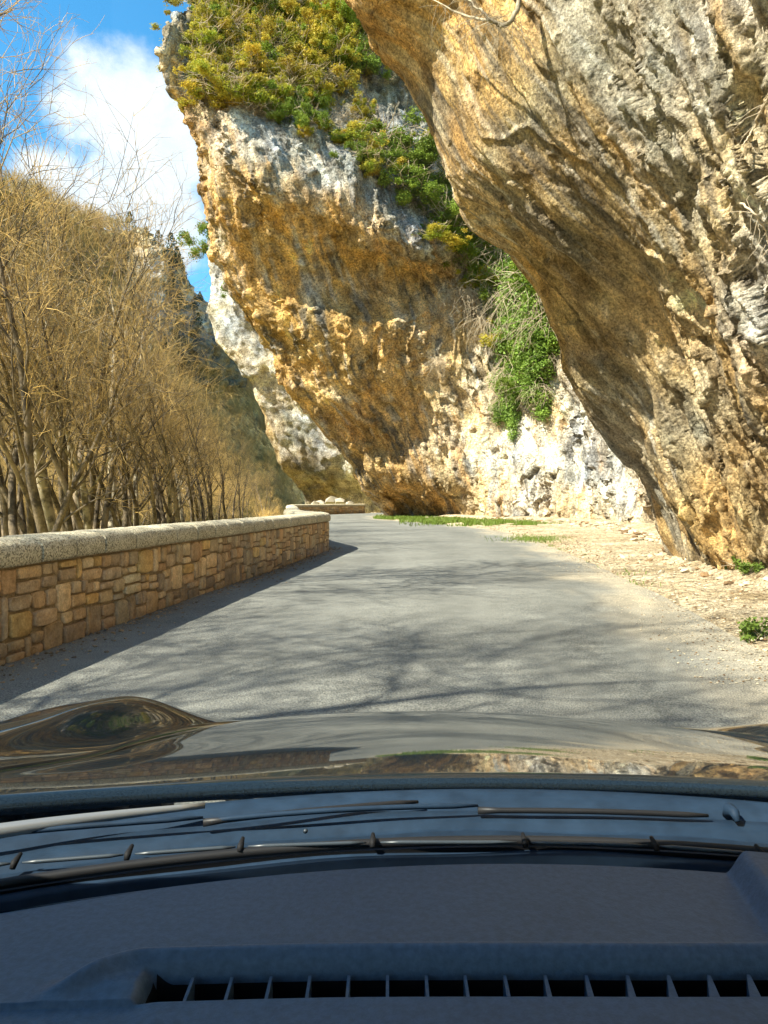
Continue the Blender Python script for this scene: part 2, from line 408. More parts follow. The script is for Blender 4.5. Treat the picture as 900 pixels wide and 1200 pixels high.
# --- near overhang (right): columns run from hidden back, over the nose, to beside the car
Z = -.4
nose = [(792, 660, 15.6), (758, 580, 15.2), (722, 520, 14.6), (690, 470, 14.1), (660, 420, 13.8), (638, 368, 13.5), (604, 300, 13.2), (545, 244, 13.0), (530, 200, 12.8), (512, 140, 12.6), (482, 80, 12.3), (448, 40, 12.1), (424, -8, 12.0)]
nose = [P(*a) for a in nose]; nose[0] = np.array([6.2, 15.7, -.4])
nose += [np.array([-.9, 11.8, 13.0]), np.array([-.6, 12.2, 17]), np.array([2, 14, 22.0])]
zl = [p[2] for p in nose]
def prof(base, pts):
    """profile through (x,y,z) points resampled at the nose's z levels"""
    a = np.array([(*base, -.4)] + pts)
    return [np.array([np.interp(z, a[:, 2], a[:, 0]), np.interp(z, a[:, 2], a[:, 1]), z]) for z in zl]
cA = [
    prof((12.5, 27), [(10.5, 26, 6), (8, 24, 14), (9, 25, 22)]),
    prof((9.2, 21.0), [(8.2, 20.5, 4), (6, 19, 9), (4.5, 18, 14), (6, 20, 22)]),
    prof((7.4, 17.6), [(6.6, 17.4, 2), (5.2, 16.8, 4.5), (3.1, 15.6, 6.5), (1.8, 15.0, 9.5), (.8, 14.4, 13), (.9, 14.6, 17), (3, 17, 22)]),
    nose,
    prof((5.75, 13.6), [(5.0, 13.0, 1.6), (3.6, 12.2, 3.8), (1.9, 11.0, 6.0), (1.2, 10.4, 7.5), (.5, 10.0, 9.5), (-.1, 9.6, 13), (.2, 9.8, 17), (3, 12, 22)]),
    prof((5.55, 11.9), [(4.8, 11.1, 1.6), (3.9, 10.1, 3.4), (3.0, 9.1, 5.2), (2.3, 8.4, 7.2), (1.7, 8.0, 9.2), (1.2, 7.8, 13), (1.6, 8, 17), (4, 9.6, 22)]),
    prof((5.5, 10.4), [(4.85, 9.5, 1.5), (4.3, 8.5, 2.8), (3.8, 7.4, 4.3), (3.4, 6.5, 5.6), (3.0, 5.9, 7.5), (2.7, 5.6, 9.5), (2.5, 5.4, 13), (3, 5.6, 17), (5, 7, 22)]),
    prof((5.6, 8.3), [(5.1, 7.0, 1.5), (4.7, 5.7, 3.0), (4.3, 4.5, 4.6), (4.0, 3.6, 6.4), (3.8, 3, 9), (3.7, 2.6, 13), (4.5, 2.8, 17), (7, 4, 22)]),
    prof((6.0, 4.5), [(5.4, 2.4, 2), (5.0, .6, 4), (4.6, -1, 6.5), (4.4, -2.4, 10), (4.6, -3, 14), (6, -2, 22)]),
    prof((6.6, -1.5), [(6.2, -3, 3), (5.8, -4.5, 6.5), (5.8, -6, 11), (7, -6, 22)]),
    prof((7.2, -9), [(7.0, -9.5, 4), (6.8, -10, 8), (8, -11, 22)]),
]
ctrlA = np.array([[col[r] for col in cA] for r in range(len(zl))])
codesA = ["mmmgdtmgmmm", "mmmgdtdgmmm", "mmmgdgtgmgm", "mmodgmwgwgm", "mmotdmwdwgm", "mmotdmpwpgm", "mmotmdwpwmm", "mmytgdtwwgm",
          "mmptmgmwptm", "mmptogdpwmm", "mmoOotgwpgm", "mmoOotgpwgm", "mmoOtomptmm", "mmoottmmmmm", "mmmmmmmmmmm", "mmmmmmmmmmm"]  # pale letters at right and by the nose also paint in sunlit patches
layA = [[('f', 3.6, 3.6, .42, 2), ('a', 1.1, 4.5, .34, 3)],
        [('u', .38, 3.6, .08, 3), ('a', .42, 1.5, .13, 4), ('c', .55, 1.5, .13, 1), ('x', 1.3, 4.5, .09, 1)],
        [('c', .20, .62, .05, 1), ('c', .09, .2, .018, 1), ('a', .13, .40, .032, 3), ('k', .16, .26, .05, 1), ('u', .13, 1.4, .013, 2), ('f', .07, .07, .012, 2)]]
cliffA, GA = rock_patch('cliff', ctrlA, codesA, 700, 820, -1, layA, 11.3, M_ROCK, shear=.5, calm=([0, 2, 3, 4, 5, 6, 8, 10], [1, .6, .42, .5, .9, 1.2, .9, .8]),
                        streaks=[(.30, 3.5, .10, .25, 'd', .75, -.15, .15), (.55, 5.0, .12, .2, 'k', .75, -.05, .2), (.22, 2.5, .12, .2, 'p', .6, -.1, .2), (.8, 4.5, .16, .2, 'o', .8, -.2, .1), (.16, 3.5, .08, .12, 'k', .7, -.1, .15), (.9, 6, .05, .2, 'g', .75, -.05, .15), (.13, 2.2, .16, .12, 'w', .6, -.05, .15)],
                        kind='structure')

# --- middle cliff with the ochre overhang, and the lit wall running back to the near one
def row(*a): return [P(*q) for q in a]
def hid(p, dx, dy, dz=0): return p + np.array([dx, dy, dz])
rowsB = [
    [(460, 606, 53), (492, 606, 54.6), (532, 608, 51.8), (575, 611, 45.5), (625, 613, 42), (680, 616, 38), (740, 622, 32), (800, 630, 27)],
    [(437, 584, 52.2), (474, 584, 52.6), (522, 584, 50.6), (570, 585, 45.3), (623, 586, 42.2), (680, 586, 38.2), (742, 590, 32.2), (800, 592, 27.2)],
    [(414, 556, 51.5), (450, 558, 50.4), (508, 560, 49.0), (565, 560, 45.7), (622, 560, 42.6), (680, 560, 38.6), (745, 560, 32.5), (800, 560, 27.5)],
    [(370, 500, 50), (420, 500, 49.2), (486, 500, 48.6), (555, 500, 46.4), (618, 500, 43.2), (680, 500, 39.2), (735, 500, 33), (790, 500, 28)],
    [(322, 432, 48.8), (376, 438, 47.4), (452, 440, 46.4), (535, 435, 46.2), (605, 440, 44.5), (668, 440, 39.2), (722, 430, 33.5), (780, 430, 28.5)],
    [(284, 375, 47.8), (345, 375, 46.0), (448, 380, 45.2), (525, 372, 46.3), (595, 375, 46.0), (652, 370, 40), (712, 370, 34), (770, 370, 29)],
    [(257, 312, 46.7), (322, 318, 45.6), (424, 322, 46.6), (515, 325, 47.4), (582, 312, 47.5), (645, 305, 41.5), (700, 310, 35), (760, 310, 30)],
    [(238, 245, 45.8), (298, 232, 42.4), (400, 258, 43.0), (495, 290, 44.2), (568, 262, 48.2), (632, 250, 43.5), (690, 250, 36), (750, 250, 31)],
    [(229, 185, 45.0), (290, 185, 42.4), (388, 198, 43.2), (470, 228, 44.6), (550, 215, 49.5), (625, 200, 46), (690, 190, 38), (750, 190, 33)],
    [(221, 140, 44.4), (280, 135, 43.4), (362, 145, 44.8), (448, 170, 46.6), (540, 165, 51), (620, 150, 50), (690, 120, 42), (750, 120, 37)],
    [(196, 92, 43.8), (258, 88, 45.2), (348, 95, 47.8), (440, 110, 50), (535, 110, 54), (620, 90, 56), (690, 40, 50), (750, 40, 45)],
    [(194, 40, 43.5), (250, 30, 47), (345, 25, 51), (440, 30, 54), (540, 30, 59), (630, 10, 63), (700, -60, 60), (760, -60, 56)],
    [(228, 10, 49), (268, -30, 52), (350, -60, 57), (440, -60, 60), (540, -60, 66), (640, -80, 72), (700, -140, 70), (760, -140, 66)],
]
ctrlB = []
for r, q in enumerate(rowsB):
    pts = row(*q)
    if r == 0: pts = [np.array([p[0], p[1], -.6]) for p in pts]
    a = pts[0]
    ctrlB.append([hid(a, 14, 24), hid(a, 7, 12), hid(a, 2.6, 4.2)] + pts + [hid(pts[-1], 3, -2)])
ctrlB = np.array(ctrlB)
codesB = ["mmmddmypypyp", "mmmotopwpwpw", "mmmoodpwbwyw", "mmmotopwwbyy", "mmmtooyppwyy", "mmpotoybovyy", "mmpoooobvvyy", "mmpOoobbvvyy",
          "mmyOgbbgvvvv", "mmyObgbgvvvv", "mmgtbgvvvvvv", "mmmgvvvvvvvv", "mmmgvvvvvvvv"]
layB = [[('f', 8, 8, .8, 3), ('a', 3.2, 11, .7, 3)],
        [('a', 1.3, 3.2, .32, 4), ('f', 2.0, 2.0, .22, 3), ('u', .9, 8, .18, 2), ('c', 1.5, 3.0, .24, 1), ('x', 4, 10, .28, 1), ('x', 7, 4, .10, 1)],
        [('c', .5, .9, .12, 1), ('f', .8, .8, .14, 4), ('k', .6, .9, .2, 1), ('u', .4, 4, .07, 2)]]
cliffB, GB = rock_patch('cliff', ctrlB, codesB, 620, 600, -1, layB, 4.7, M_ROCKB,
                        streaks=[(.8, 9, .06, .2, 'b', .7, -.05, .2), (.9, 7, .12, .15, 'k', .8, .0, .22), (.6, 6, .10, .2, 'O', .6, -.1, .2), (.5, 8, .12, .2, 'w', .5, -.1, .2), (.35, 6, .10, .12, 'k', .7, -.05, .15)],
                        fine=1.1, kind='structure')

# --- pale cliff farther down the road
rowsC = [
    [(352, 600, 84), (385, 600, 82), (430, 600, 80), (480, 600, 79), (540, 600, 78)],
    [(356, 583, 83), (392, 580, 82.5), (430, 580, 79.5), (480, 580, 78), (540, 580, 77)],
    [(333, 548, 80), (372, 552, 79), (420, 550, 77), (470, 550, 77), (540, 550, 76)],
    [(308, 490, 78.5), (345, 495, 77), (400, 495, 75.5), (460, 495, 76), (540, 490, 75)],
    [(284, 440, 77.5), (320, 440, 75.5), (375, 440, 74.5), (440, 440, 76), (540, 440, 75)],
    [(252, 388, 77), (292, 385, 75), (340, 385, 74), (420, 385, 76), (540, 380, 75)],
    [(243, 335, 77), (275, 330, 75), (320, 330, 75), (400, 330, 77), (540, 330, 77)],
    [(240, 288, 79), (270, 280, 78), (320, 270, 80), (400, 270, 82), (540, 270, 84)],
    [(262, 262, 86), (300, 240, 88), (340, 230, 90), (400, 230, 92), (540, 230, 94)],
]
ctrlC = []
for r, q in enumerate(rowsC):
    pts = row(*q)
    if r == 0: pts = [np.array([p[0], p[1], -.8]) for p in pts]
    a = pts[0]
    ctrlC.append([hid(a, 12, 25), hid(a, 3, 5)] + pts)
codesC = ["mmddmmm", "mmkdwyw", "mmdkwyw", "mmybwpw", "mmpwwpw", "mmwbgpw", "mmwwppw", "mmggwvw", "mmvvvvv"]
layC = [[('f', 9, 9, 1.0, 3)], [('f', 2.6, 2.6, .6, 4), ('u', 1.2, 9, .3, 2), ('c', 2.2, 4.5, .45, 1)], [('c', .8, 1.4, .14, 1), ('f', .9, .9, .15, 3)]]
cliffC, GC = rock_patch('cliff', np.array(ctrlC), codesC, 260, 200, -1, layC, 8.1, M_ROCKB,
                        streaks=[(1.2, 12, .08, .2, 'g', .8, -.1, .2), (1.0, 9, .12, .2, 'k', .6, .0, .22)], fine=1.6, kind='structure')

# --- wooded ridge on the other bank, and its crag
bot = [(-60, -80), (-46, -30), (-40, 10), (-36, 45), (-34, 80), (-32, 115), (-26, 150), (-12, 190), (20, 240), (90, 290), (200, 330)]
top = [(-150, -90, 80), (-140, -30, 78), (-125, 20, 74)] + [tuple(P(*a)) for a in [(-420, 185, 80), (-140, 205, 110), (0, 232, 138), (75, 262, 165), (148, 290, 190), (235, 362, 235), (330, 400, 290)]] + [(90, 380, 90)]
bot = bot[:len(top)]
rowsH = []
for k, f in enumerate([0, .12, .3, .5, .72, .9, 1.0]):
    rr = []
    for b_, t_ in zip(bot, top):
        b3 = np.array([*b_, -5.0]); t3 = np.array(t_)
        p = b3 * (1 - f) + t3 * f; p[2] = b3[2] * (1 - f ** 1.15) + t3[2] * f ** 1.15
        rr.append(p)
    rowsH.append(rr)
rowsH.append([np.array(t_) + np.array([-60, 30, -12]) for t_ in top])
hillG = cr_up(cr_up(np.array(rowsH), 160, 0), 260, 1)
hx, hy, hz = hillG[..., 0], hillG[..., 1], hillG[..., 2]
hillG[..., 2] += 2.6 * fbm(hx / 22, hy / 22, hz / 22, 4) * sst(-5, 8, hz)
link('hillside', mesh_np('hillside', hillG, grid_faces(160, 260, True), [M_HILL]), kind='structure')

rowsK = [
    [(120, 420, 175), (150, 430, 172), (185, 440, 170), (215, 450, 172), (245, 450, 178), (290, 450, 190)],
    [(128, 360, 178), (152, 370, 173), (185, 380, 171), (213, 390, 174), (242, 400, 180), (290, 420, 195)],
    [(135, 310, 180), (155, 320, 174), (187, 330, 172), (212, 345, 176), (240, 375, 182), (290, 400, 200)],
    [(140, 282, 182), (158, 292, 176), (188, 300, 173), (212, 318, 178), (236, 360, 184), (290, 395, 203)],
    [(142, 268, 184), (162, 277, 178), (187, 283, 176), (208, 302, 181), (232, 346, 187), (290, 390, 206)],
    [(150, 264, 200), (168, 268, 200), (190, 290, 200), (208, 305, 200), (232, 350, 205), (290, 390, 220)],
]
codesK = ["vvvvvv", "ddbvkv", "dgbkbv", "tmbkbv", "tmgvbv", "vvvvvv"]  # blue-grey letters put distance haze and shade into the rock colour
layK = [[('f', 11, 11, 3.0, 3), ('u', 6, 30, 2.2, 2)], [('f', 3.5, 4, 1.5, 4), ('s', 8, 5, .9, 1)]]
PAL_SAVE = dict(PAL)
crag, GK = rock_patch('crag', np.array([row(*q) for q in rowsK]), codesK, 130, 150, -1, layK, 2.2, M_ROCKB,
                      streaks=[(3, 25, .05, .2, 'k', .7, -.1, .2)], fine=5, kind='structure')

# ------------------------------------------------------------------ ground, road, verge
WALL = np.array([(-4.6, -9), (-4.23, -6), (-3.54, 0), (-2.9, 5.6), (-2.5, 9.1), (-2.15, 12.1), (-1.74, 15.7), (-1.47, 18.0), (-1.42, 18.9), (-1.58, 19.8), (-2.0, 21.2), (-2.55, 23.5), (-3.25, 28), (-4.7, 40), (-6.35, 52), (-6.9, 57.5)])
WALL2 = np.array([(-7.05, 58.6), (-6.6, 62), (-4.9, 68.2), (-1.9, 75.0)])
def wall_x(y):
    pts = np.concatenate([WALL, WALL2, [(10, 95), (30, 120)]])
    return np.interp(y, pts[:, 1], pts[:, 0])
EDGE = np.array([(2.3, -12), (2.45, 0), (2.85, 5), (3.03, 6.26), (3.32, 8.15), (3.95, 13.9), (4.45, 20.4), (4.75, 27), (4.6, 33), (3.4, 39), (1.3, 45), (-.1, 50), (-.75, 57), (-.5, 64), (1.2, 72), (5, 84), (14, 104), (32, 130)])
def edge_x(y): return np.interp(y, EDGE[:, 1], EDGE[:, 0])
# terrain sheet
gx = np.concatenate([np.linspace(-1500, -80, 12), np.linspace(-70, -14, 18), np.linspace(-13, 14, 109), np.linspace(18, 1500, 14)])
gy = np.concatenate([np.linspace(-1500, -60, 10), np.linspace(-50, 90, 200), np.linspace(100, 400, 20), np.linspace(600, 2500, 6)])
GX, GY = np.meshgrid(gx, gy)
wx = wall_x(GY) - .75
dl = wx - GX
gz = np.where(dl > 0, -.1 - 3.4 * sst(.2, 5.5, dl) - 1.4 * sst(6, 28, dl), -.02)
gz += np.where(dl > 1, .35 * fbm(GX / 4, GY / 4, 0 * GX, 3), 0)
gz = np.where((GY > 130) & (dl < 0), -.5, gz)
link('ground', mesh_np('ground', np.stack([GX, GY, gz], -1), grid_faces(len(gy), len(gx)), [M_EARTH]), kind='structure')
# road
ys = np.concatenate([np.linspace(-12, 30, 240), np.linspace(30.3, 130, 160)])
ts = np.linspace(0, 1, 40)
x0 = wall_x(ys)[:, None] - .2; x1 = edge_x(ys)[:, None] + .10 * fbm(ys / 1.3, 0 * ys, 0 * ys, 3)[:, None] + .12
RX = x0 + (x1 - x0) * ts[None]; RY = np.repeat(ys[:, None], 40, 1)
RZ = .004 + .012 * fbm(RX / 2.5, RY / 4, 0 * RX, 2) + .02 * np.sin(np.pi * ts)[None]
dr = (x1 - RX); n_ = fbm(RX / 1.1, RY / 2.2, 0 * RX, 4)
dust = sst(1.1, .0, dr + n_ * 1.6)[..., None] * .65 + .35 * sst(.1, .4, fbm(RX / .6, RY / 2.5 + 9, 0 * RX, 3))[..., None] * sst(2.2, .5, dr)[..., None]
soil = sst(.55, .1, (RX - x0) + .4 * n_)[..., None]
trk = (np.exp(-((ts - .27) / .06) ** 2) + np.exp(-((ts - .55) / .06) ** 2) + np.exp(-((ts - .78) / .06) ** 2))[None, :, None]
tint = np.array((.172, .174, .156)) * (1 - .10 * trk * (1 + .8 * n_[..., None])); tint = tint * (1 - dust) + np.array((.42, .36, .255)) * dust; tint = tint * (1 - .5 * soil) + np.array((.11, .085, .055)) * .5 * soil
link('road', mesh_np('road', np.stack([RX, RY, RZ], -1), grid_faces(len(ys), 40), [M_ASPH], True, tint), kind='structure')
# gravel verge: rises a little to the rock, with rubble relief
ys = np.concatenate([np.linspace(-10, 34, 420), np.linspace(34.2, 70, 120)])
ts = np.linspace(0, 1, 90)
x0 = edge_x(ys)[:, None]; x1 = np.interp(ys, [-10, 8, 15, 19, 25, 45, 54, 70], [9, 7.5, 8, 10.5, 14.5, 9.5, 5, 3])[:, None]
x1 = np.maximum(x1, x0 + 1.5)
VX = x0 + (x1 - x0) * ts[None]; VY = np.repeat(ys[:, None], 90, 1)
du_ = VX - x0
VZ = -.012 + .022 * fbm(VX / .33, VY / .42, 0 * VX, 3) * sst(.1, .5, du_) + .05 * sst(0, .5, du_) + .06 * sst(.5, 3, du_) + (.035 * fbm(VX / .5, VY / .5, 0 * VX, 4) + .05 * fbm(VX / 1.6, VY / 1.6, 0 * VX, 2)) * sst(.1, .7, du_)
rockd = np.interp(VY, [8, 10.4, 15.7], [5.5, 5.45, 6.1])
VZ += .22 * sst(-.7, .1, VX - rockd) * (VY < 15.5) + .25 * sst(-1.2, .4, VX - np.interp(VY, [15, 28, 42, 50], [9, 10.2, 8.0, 4.2])) * (VY >= 17)
link('verge', mesh_np('verge', np.stack([VX, VY, VZ], -1), grid_faces(len(ys), 90), [M_GRAV]), kind='structure')
def verge_z(x, y):
    i = np.argmin((VX - x) ** 2 + (VY - y) ** 2); return VZ.ravel()[i]

# pebbles and rubble: nobody could count them
def ico(seed, j=.3):
    t = (1 + 5 ** .5) / 2
    v = np.array([(-1, t, 0), (1, t, 0), (-1, -t, 0), (1, -t, 0), (0, -1, t), (0, 1, t), (0, -1, -t), (0, 1, -t), (t, 0, -1), (t, 0, 1), (-t, 0, -1), (-t, 0, 1)], float)
    v /= np.linalg.norm(v[0]); r = np.random.default_rng(seed); v *= (1 + r.uniform(-j, j, (12, 1)))
    f = np.array([(0, 11, 5), (0, 5, 1), (0, 1, 7), (0, 7, 10), (0, 10, 11), (1, 5, 9), (5, 11, 4), (11, 10, 2), (10, 7, 6), (7, 1, 8), (3, 9, 4), (3, 4, 2), (3, 2, 6), (3, 6, 8), (3, 8, 9), (4, 9, 5), (2, 4, 11), (6, 2, 10), (8, 6, 7), (9, 8, 1)])
    return v, f
def scatter_stones(name, pos, size, cols):
    V_, F_, C_ = [], [], []
    for k, (p, s) in enumerate(zip(pos, size)):
        v, f = ICO[k % 12]
        a = k * 2.399; c_, s_ = math.cos(a), math.sin(a)
        q = v @ np.array([[c_, -s_, 0], [s_, c_, 0], [0, 0, 1]]) * (s * np.array([1, .8, .55]))
        V_.append(q + p); F_.append(f + 12 * k); C_.append(np.tile(cols[k], (12, 1)))
    link(name, mesh_np(name, np.concatenate(V_), np.concatenate(F_), [M_PEB], False, np.concatenate(C_)), kind='stuff')
ICO = [ico(k) for k in range(12)]
pos, size = [], []
for k in range(9500):
    y = 5 + 30 * random.random() ** 1.5; x = edge_x(y) - .15 + abs(random.gauss(0, 1)) * 1.5
    if random.random() < .12: x = edge_x(y) - random.random() * .7
    s = .006 + .020 * random.random() ** 4 + (.012 * random.random() if y > 14 else 0) * (x > edge_x(y) + .2)
    if x < edge_x(y) + .05: s = min(s, .010); z = .012
    else: z = verge_z(x, y) + s * .2 if k % 2 else .03 + s * .2
    if x > 7.5: continue
    pos.append((x, y, z)); size.append(s)
for y0 in np.arange(9, 50, .12):       # rubble at the foot of the rock
    xb = np.interp(y0, [9, 10.4, 15.7, 17, 30, 42, 50], [5.4, 5.3, 6.0, 7.5, 9.8, 7.7, 3.8])
    for q in range(5):
        s = .012 + .085 * random.random() ** 6 * (1.6 if y0 > 18 else 1)
        x = xb - abs(random.gauss(0, .45)); pos.append((x, y0 + random.uniform(-.2, .2), verge_z(x, y0) + s * .2)); size.append(s)
cols = [(np.array((.22, .135, .065)) if random.random() < .3 else np.array((.50, .42, .29))) * random.uniform(.6, 1.25) for _ in pos]
scatter_stones('gravel', pos, size, cols)
pos, size, cols = [], [], []
for k in range(1500):     # grit and dead leaves swept against the wall
    y = -2 + 22 * random.random(); x = wall_x(y) + .03 + abs(random.gauss(0, .22)); s = .006 + .018 * random.random() ** 3
    pos.append((x, y, .012)); size.append(s); cols.append(np.array((.30, .20, .11)) * random.uniform(.4, 1.5))
scatter_stones('grit', pos, size, cols)

# ------------------------------------------------------------------ parapet walls
class Path:
    def __init__(s, pts):
        p = cr_up(np.array(pts, float), 40 * len(pts), 0)
        d = np.r_[0, np.cumsum(np.linalg.norm(np.diff(p, axis=0), axis=1))]
        s.p, s.d, s.len = p, d, d[-1]
    def at(s, t):
        t = np.asarray(t, float)
        x = np.interp(t, s.d, s.p[:, 0]); y = np.interp(t, s.d, s.p[:, 1])
        e = .12
        dx = np.interp(t + e, s.d, s.p[:, 0]) - np.interp(t - e, s.d, s.p[:, 0]); dy = np.interp(t + e, s.d, s.p[:, 1]) - np.interp(t - e, s.d, s.p[:, 1])
        l = np.hypot(dx, dy) + 1e-9
        return x, y, dx / l, dy / l      # position and tangent
    def pt(s, t, out, z):
        """out > 0 is towards the road"""
        x, y, tx, ty = s.at(t)
        return np.stack([x + ty * out, y - tx * out, z + 0 * x], -1)
HB, HT = .745, .955
def wall_core(path, parent, mt, name='wall_core'):
    t = np.arange(0, path.len + .001, .12); t[-1] = path.len
    ring = [(-.020, -.3), (-.020, HB + .005), (-.50, HB + .005), (-.50, -1.5)]
    G = np.stack([path.pt(t, o, z) for o, z in ring], 1)
    n = len(t); f = []
    for i in range(n - 1):
        for k in range(4):
            a, b = i * 4 + k, i * 4 + (k + 1) % 4
            f.append((a, b, b + 4, a + 4))
    f.append((0, 1, 2, 3)[::-1]); f.append(tuple((n - 1) * 4 + k for k in range(4)))
    return link(name, mesh_np(name, G.reshape(-1, 3), f, [mt], False), parent)
CAPPROF = [(.045, 0), (.058, .03), (.06, .10), (.045, .155), (.005, .19), (-.08, .21), (-.20, .214), (-.34, .21), (-.46, .19), (-.52, .14), (-.545, .07), (-.54, 0)]
def coping(path, s0, s1, parent, seed, name='coping_stone'):
    r = random.Random(seed); nseg = 5
    t = np.linspace(s0 + .011, s1 - .011, nseg)
    dz = r.uniform(-.002, .004); do = r.uniform(-.004, .004)
    G = []
    for i, tt in enumerate(t):
        endk = .016 if i in (0, nseg - 1) else 0
        G.append(np.stack([path.pt(np.array(tt), o * (1 - endk * 1.2) + do + (-endk if o > 0 else endk) * .6 + r.uniform(-.003, .003), HB + z * (1 - endk * 1.5) + dz + r.uniform(-.002, .002)) for o, z in CAPPROF]))
    m = len(CAPPROF); f = []
    for i in range(nseg - 1):
        for k in range(m):
            a, b = i * m + k, i * m + (k + 1) % m
            f.append((a, b, b + m, a + m))
    nb = nseg * m; G += [G[0].copy(), G[-1].copy()]
    f.append(tuple(nb + k for k in range(m))[::-1]); f.append(tuple(nb + m + k for k in range(m)))
    me = mesh_np(name, np.array(G).reshape(-1, 3), f, [M_COPE], True)
    me.polygons[len(f) - 1].use_smooth = False; me.polygons[len(f) - 2].use_smooth = False
    return link(name, me, parent)
STC = [(.60, .455, .27), (.66, .52, .33), (.55, .41, .25), (.50, .39, .26), (.70, .57, .37), (.58, .40, .23), (.46, .37, .26), (.66, .47, .21), (.62, .50, .33)]
def stone_geo(path, s0, s1, z0, z1, r):
    """one rough-faced stone: bevelled irregular outline, proud of the mortar"""
    w_, h_ = s1 - s0, z1 - z0
    g = .008; cx, cz = (s0 + s1) / 2, (z0 + z1) / 2
    n = 10; out = r.uniform(.004, .026)
    ang = [2 * math.pi * (k + .5) / n for k in range(n)]
    rings = []
    q = r.uniform(.22, .42)
    jit = [r.uniform(.90, 1.03) for _ in ang]
    for (sc_, o) in ((1.0, -.045), (1.0, out * .35), (.93, out * .8), (.80, out)):
        pts = []
        for a, jj in zip(ang, jit):
            c, s_ = math.cos(a), math.sin(a)
            x = math.copysign(abs(c) ** q, c) * (w_ / 2 - g); z = math.copysign(abs(s_) ** q, s_) * (h_ / 2 - g)
            k = jj * (1 - (1 - sc_) * min(1, .13 / max(w_, h_) * 1.6))
            pts.append((cx + x * k, o + (r.uniform(-.006, .006) if o > 0 else 0), cz + z * k))
        rings.append(pts)
    V_ = []
    for rg in rings:
        for (s_, o, z) in rg: V_.append(path.pt(np.array(s_), o, z))
    V_.append(path.pt(np.array(cx), out + r.uniform(-.004, .01), cz))
    f = []
    for i in range(3):
        for k in range(n):
            a, b = i * n + k, i * n + (k + 1) % n
            f.append((a, b, b + n, a + n))
    for k in range(n): f.append((3 * n + k, 3 * n + (k + 1) % n, 4 * n))
    c = np.array(r.choice(STC)) * r.uniform(.8, 1.2)
    zc = cz
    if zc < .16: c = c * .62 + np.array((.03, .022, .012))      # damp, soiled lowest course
    return np.array(V_), f, c
def masonry(path, s_lo, s_hi, seed, small=1.0):
    r = random.Random(seed); cells = []
    b1 = lambda s: .235 + .045 * math.sin(s * 1.7 + seed) + .03 * math.sin(s * 4.1)
    b2 = lambda s: .49 + .04 * math.sin(s * 1.3 + 2 + seed) + .025 * math.sin(s * 5.3)
    bs = [lambda s: -.02, b1, b2, lambda s: HB - .012]
    for c in range(3):
        s = s_lo - r.random() * .1
        while s < s_hi:
            w_ = (r.uniform(.17, .46) if r.random() < .75 else r.uniform(.09, .16)) * small
            m = s + w_ / 2; z0, z1 = bs[c](m), bs[c + 1](m)
            z0 += r.uniform(-.006, .006)
            k = r.random()
            if k < .58 and w_ > .13:
                f = r.choice([.33, .5, .62]); zm = z0 + (z1 - z0) * f
                if r.random() < .4:
                    cells.append((s, s + w_, z0, zm)); g = r.uniform(.35, .65); cells += [(s, s + w_ * g, zm, z1), (s + w_ * g, s + w_, zm, z1)]
                else: cells += [(s, s + w_, z0, zm), (s, s + w_, zm, z1)]
            elif k < .42 and w_ > .24:
                cells += [(s, s + w_ * .45, z0, z1), (s + w_ * .45, s + w_, z0, z1)]
            else: cells.append((s, s + w_, z0, z1))
            s += w_
    out = []
    for cl in cells:
        if cl[0] < s_lo or cl[1] > s_hi: continue
        out.append((cl, *stone_geo(path, *cl, r)))
    return out
def build_wall(pts, label, seed, individual, small=1.0):
    path = Path(pts)
    root = link('stone_wall', None, loc=(0, 0, 0), label=label, cat='wall')
    wall_core(path, root, M_MORT)
    s = 0; k = 0; r = random.Random(seed)
    while s < path.len - .2:
        e = min(s + r.uniform(.52, .68), path.len)
        if path.len - e < .3: e = path.len
        coping(path, s, e, root, seed * 100 + k); s = e; k += 1
    rest = MB(); n = 0
    for (cl, v, f, c) in masonry(path, .0, path.len, seed, small):
        y = v[:, 1].mean()
        if individual(y) and n < 296:
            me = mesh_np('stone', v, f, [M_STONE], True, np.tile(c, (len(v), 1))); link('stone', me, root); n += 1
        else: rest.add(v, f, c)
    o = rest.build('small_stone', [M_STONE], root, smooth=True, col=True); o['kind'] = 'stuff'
    return root, n
wallA, nA_ = build_wall(WALL, 'long curving roadside parapet of tan rubble stone with a rounded pale coping, nearest the car', 5, lambda y: 4.4 < y < 19.2, .88)
wallB, nB_ = build_wall(WALL2, 'short far parapet stretch closing the bend below the pale cliff', 9, lambda y: False, 1.6)
print('stones', nA_, 'of', time.time() - T0)
# end pier of the far wall and blocks lying on the bank behind it
pos, size, cols = [], [], []
bl = [(368, 592, 79, .55), (376, 590, 80, .6), (388, 588, 80, .85), (399, 588, 79.5, .7), (410, 591, 79, .5)]
for k, (px, py, d, s) in enumerate(bl):
    v, f = ICO[k]; p = P(px, py, d)
    me = mesh_np('boulder', v * np.array([s, s * .8, s * .8]), f, [M_PEB], False, np.tile((.36, .32, .25), (12, 1)))
    md = link('boulder', me, loc=p, label='pale fallen boulder lying at the foot of the far pale cliff behind the far parapet', cat='rock', group='fallen boulders behind the far parapet')

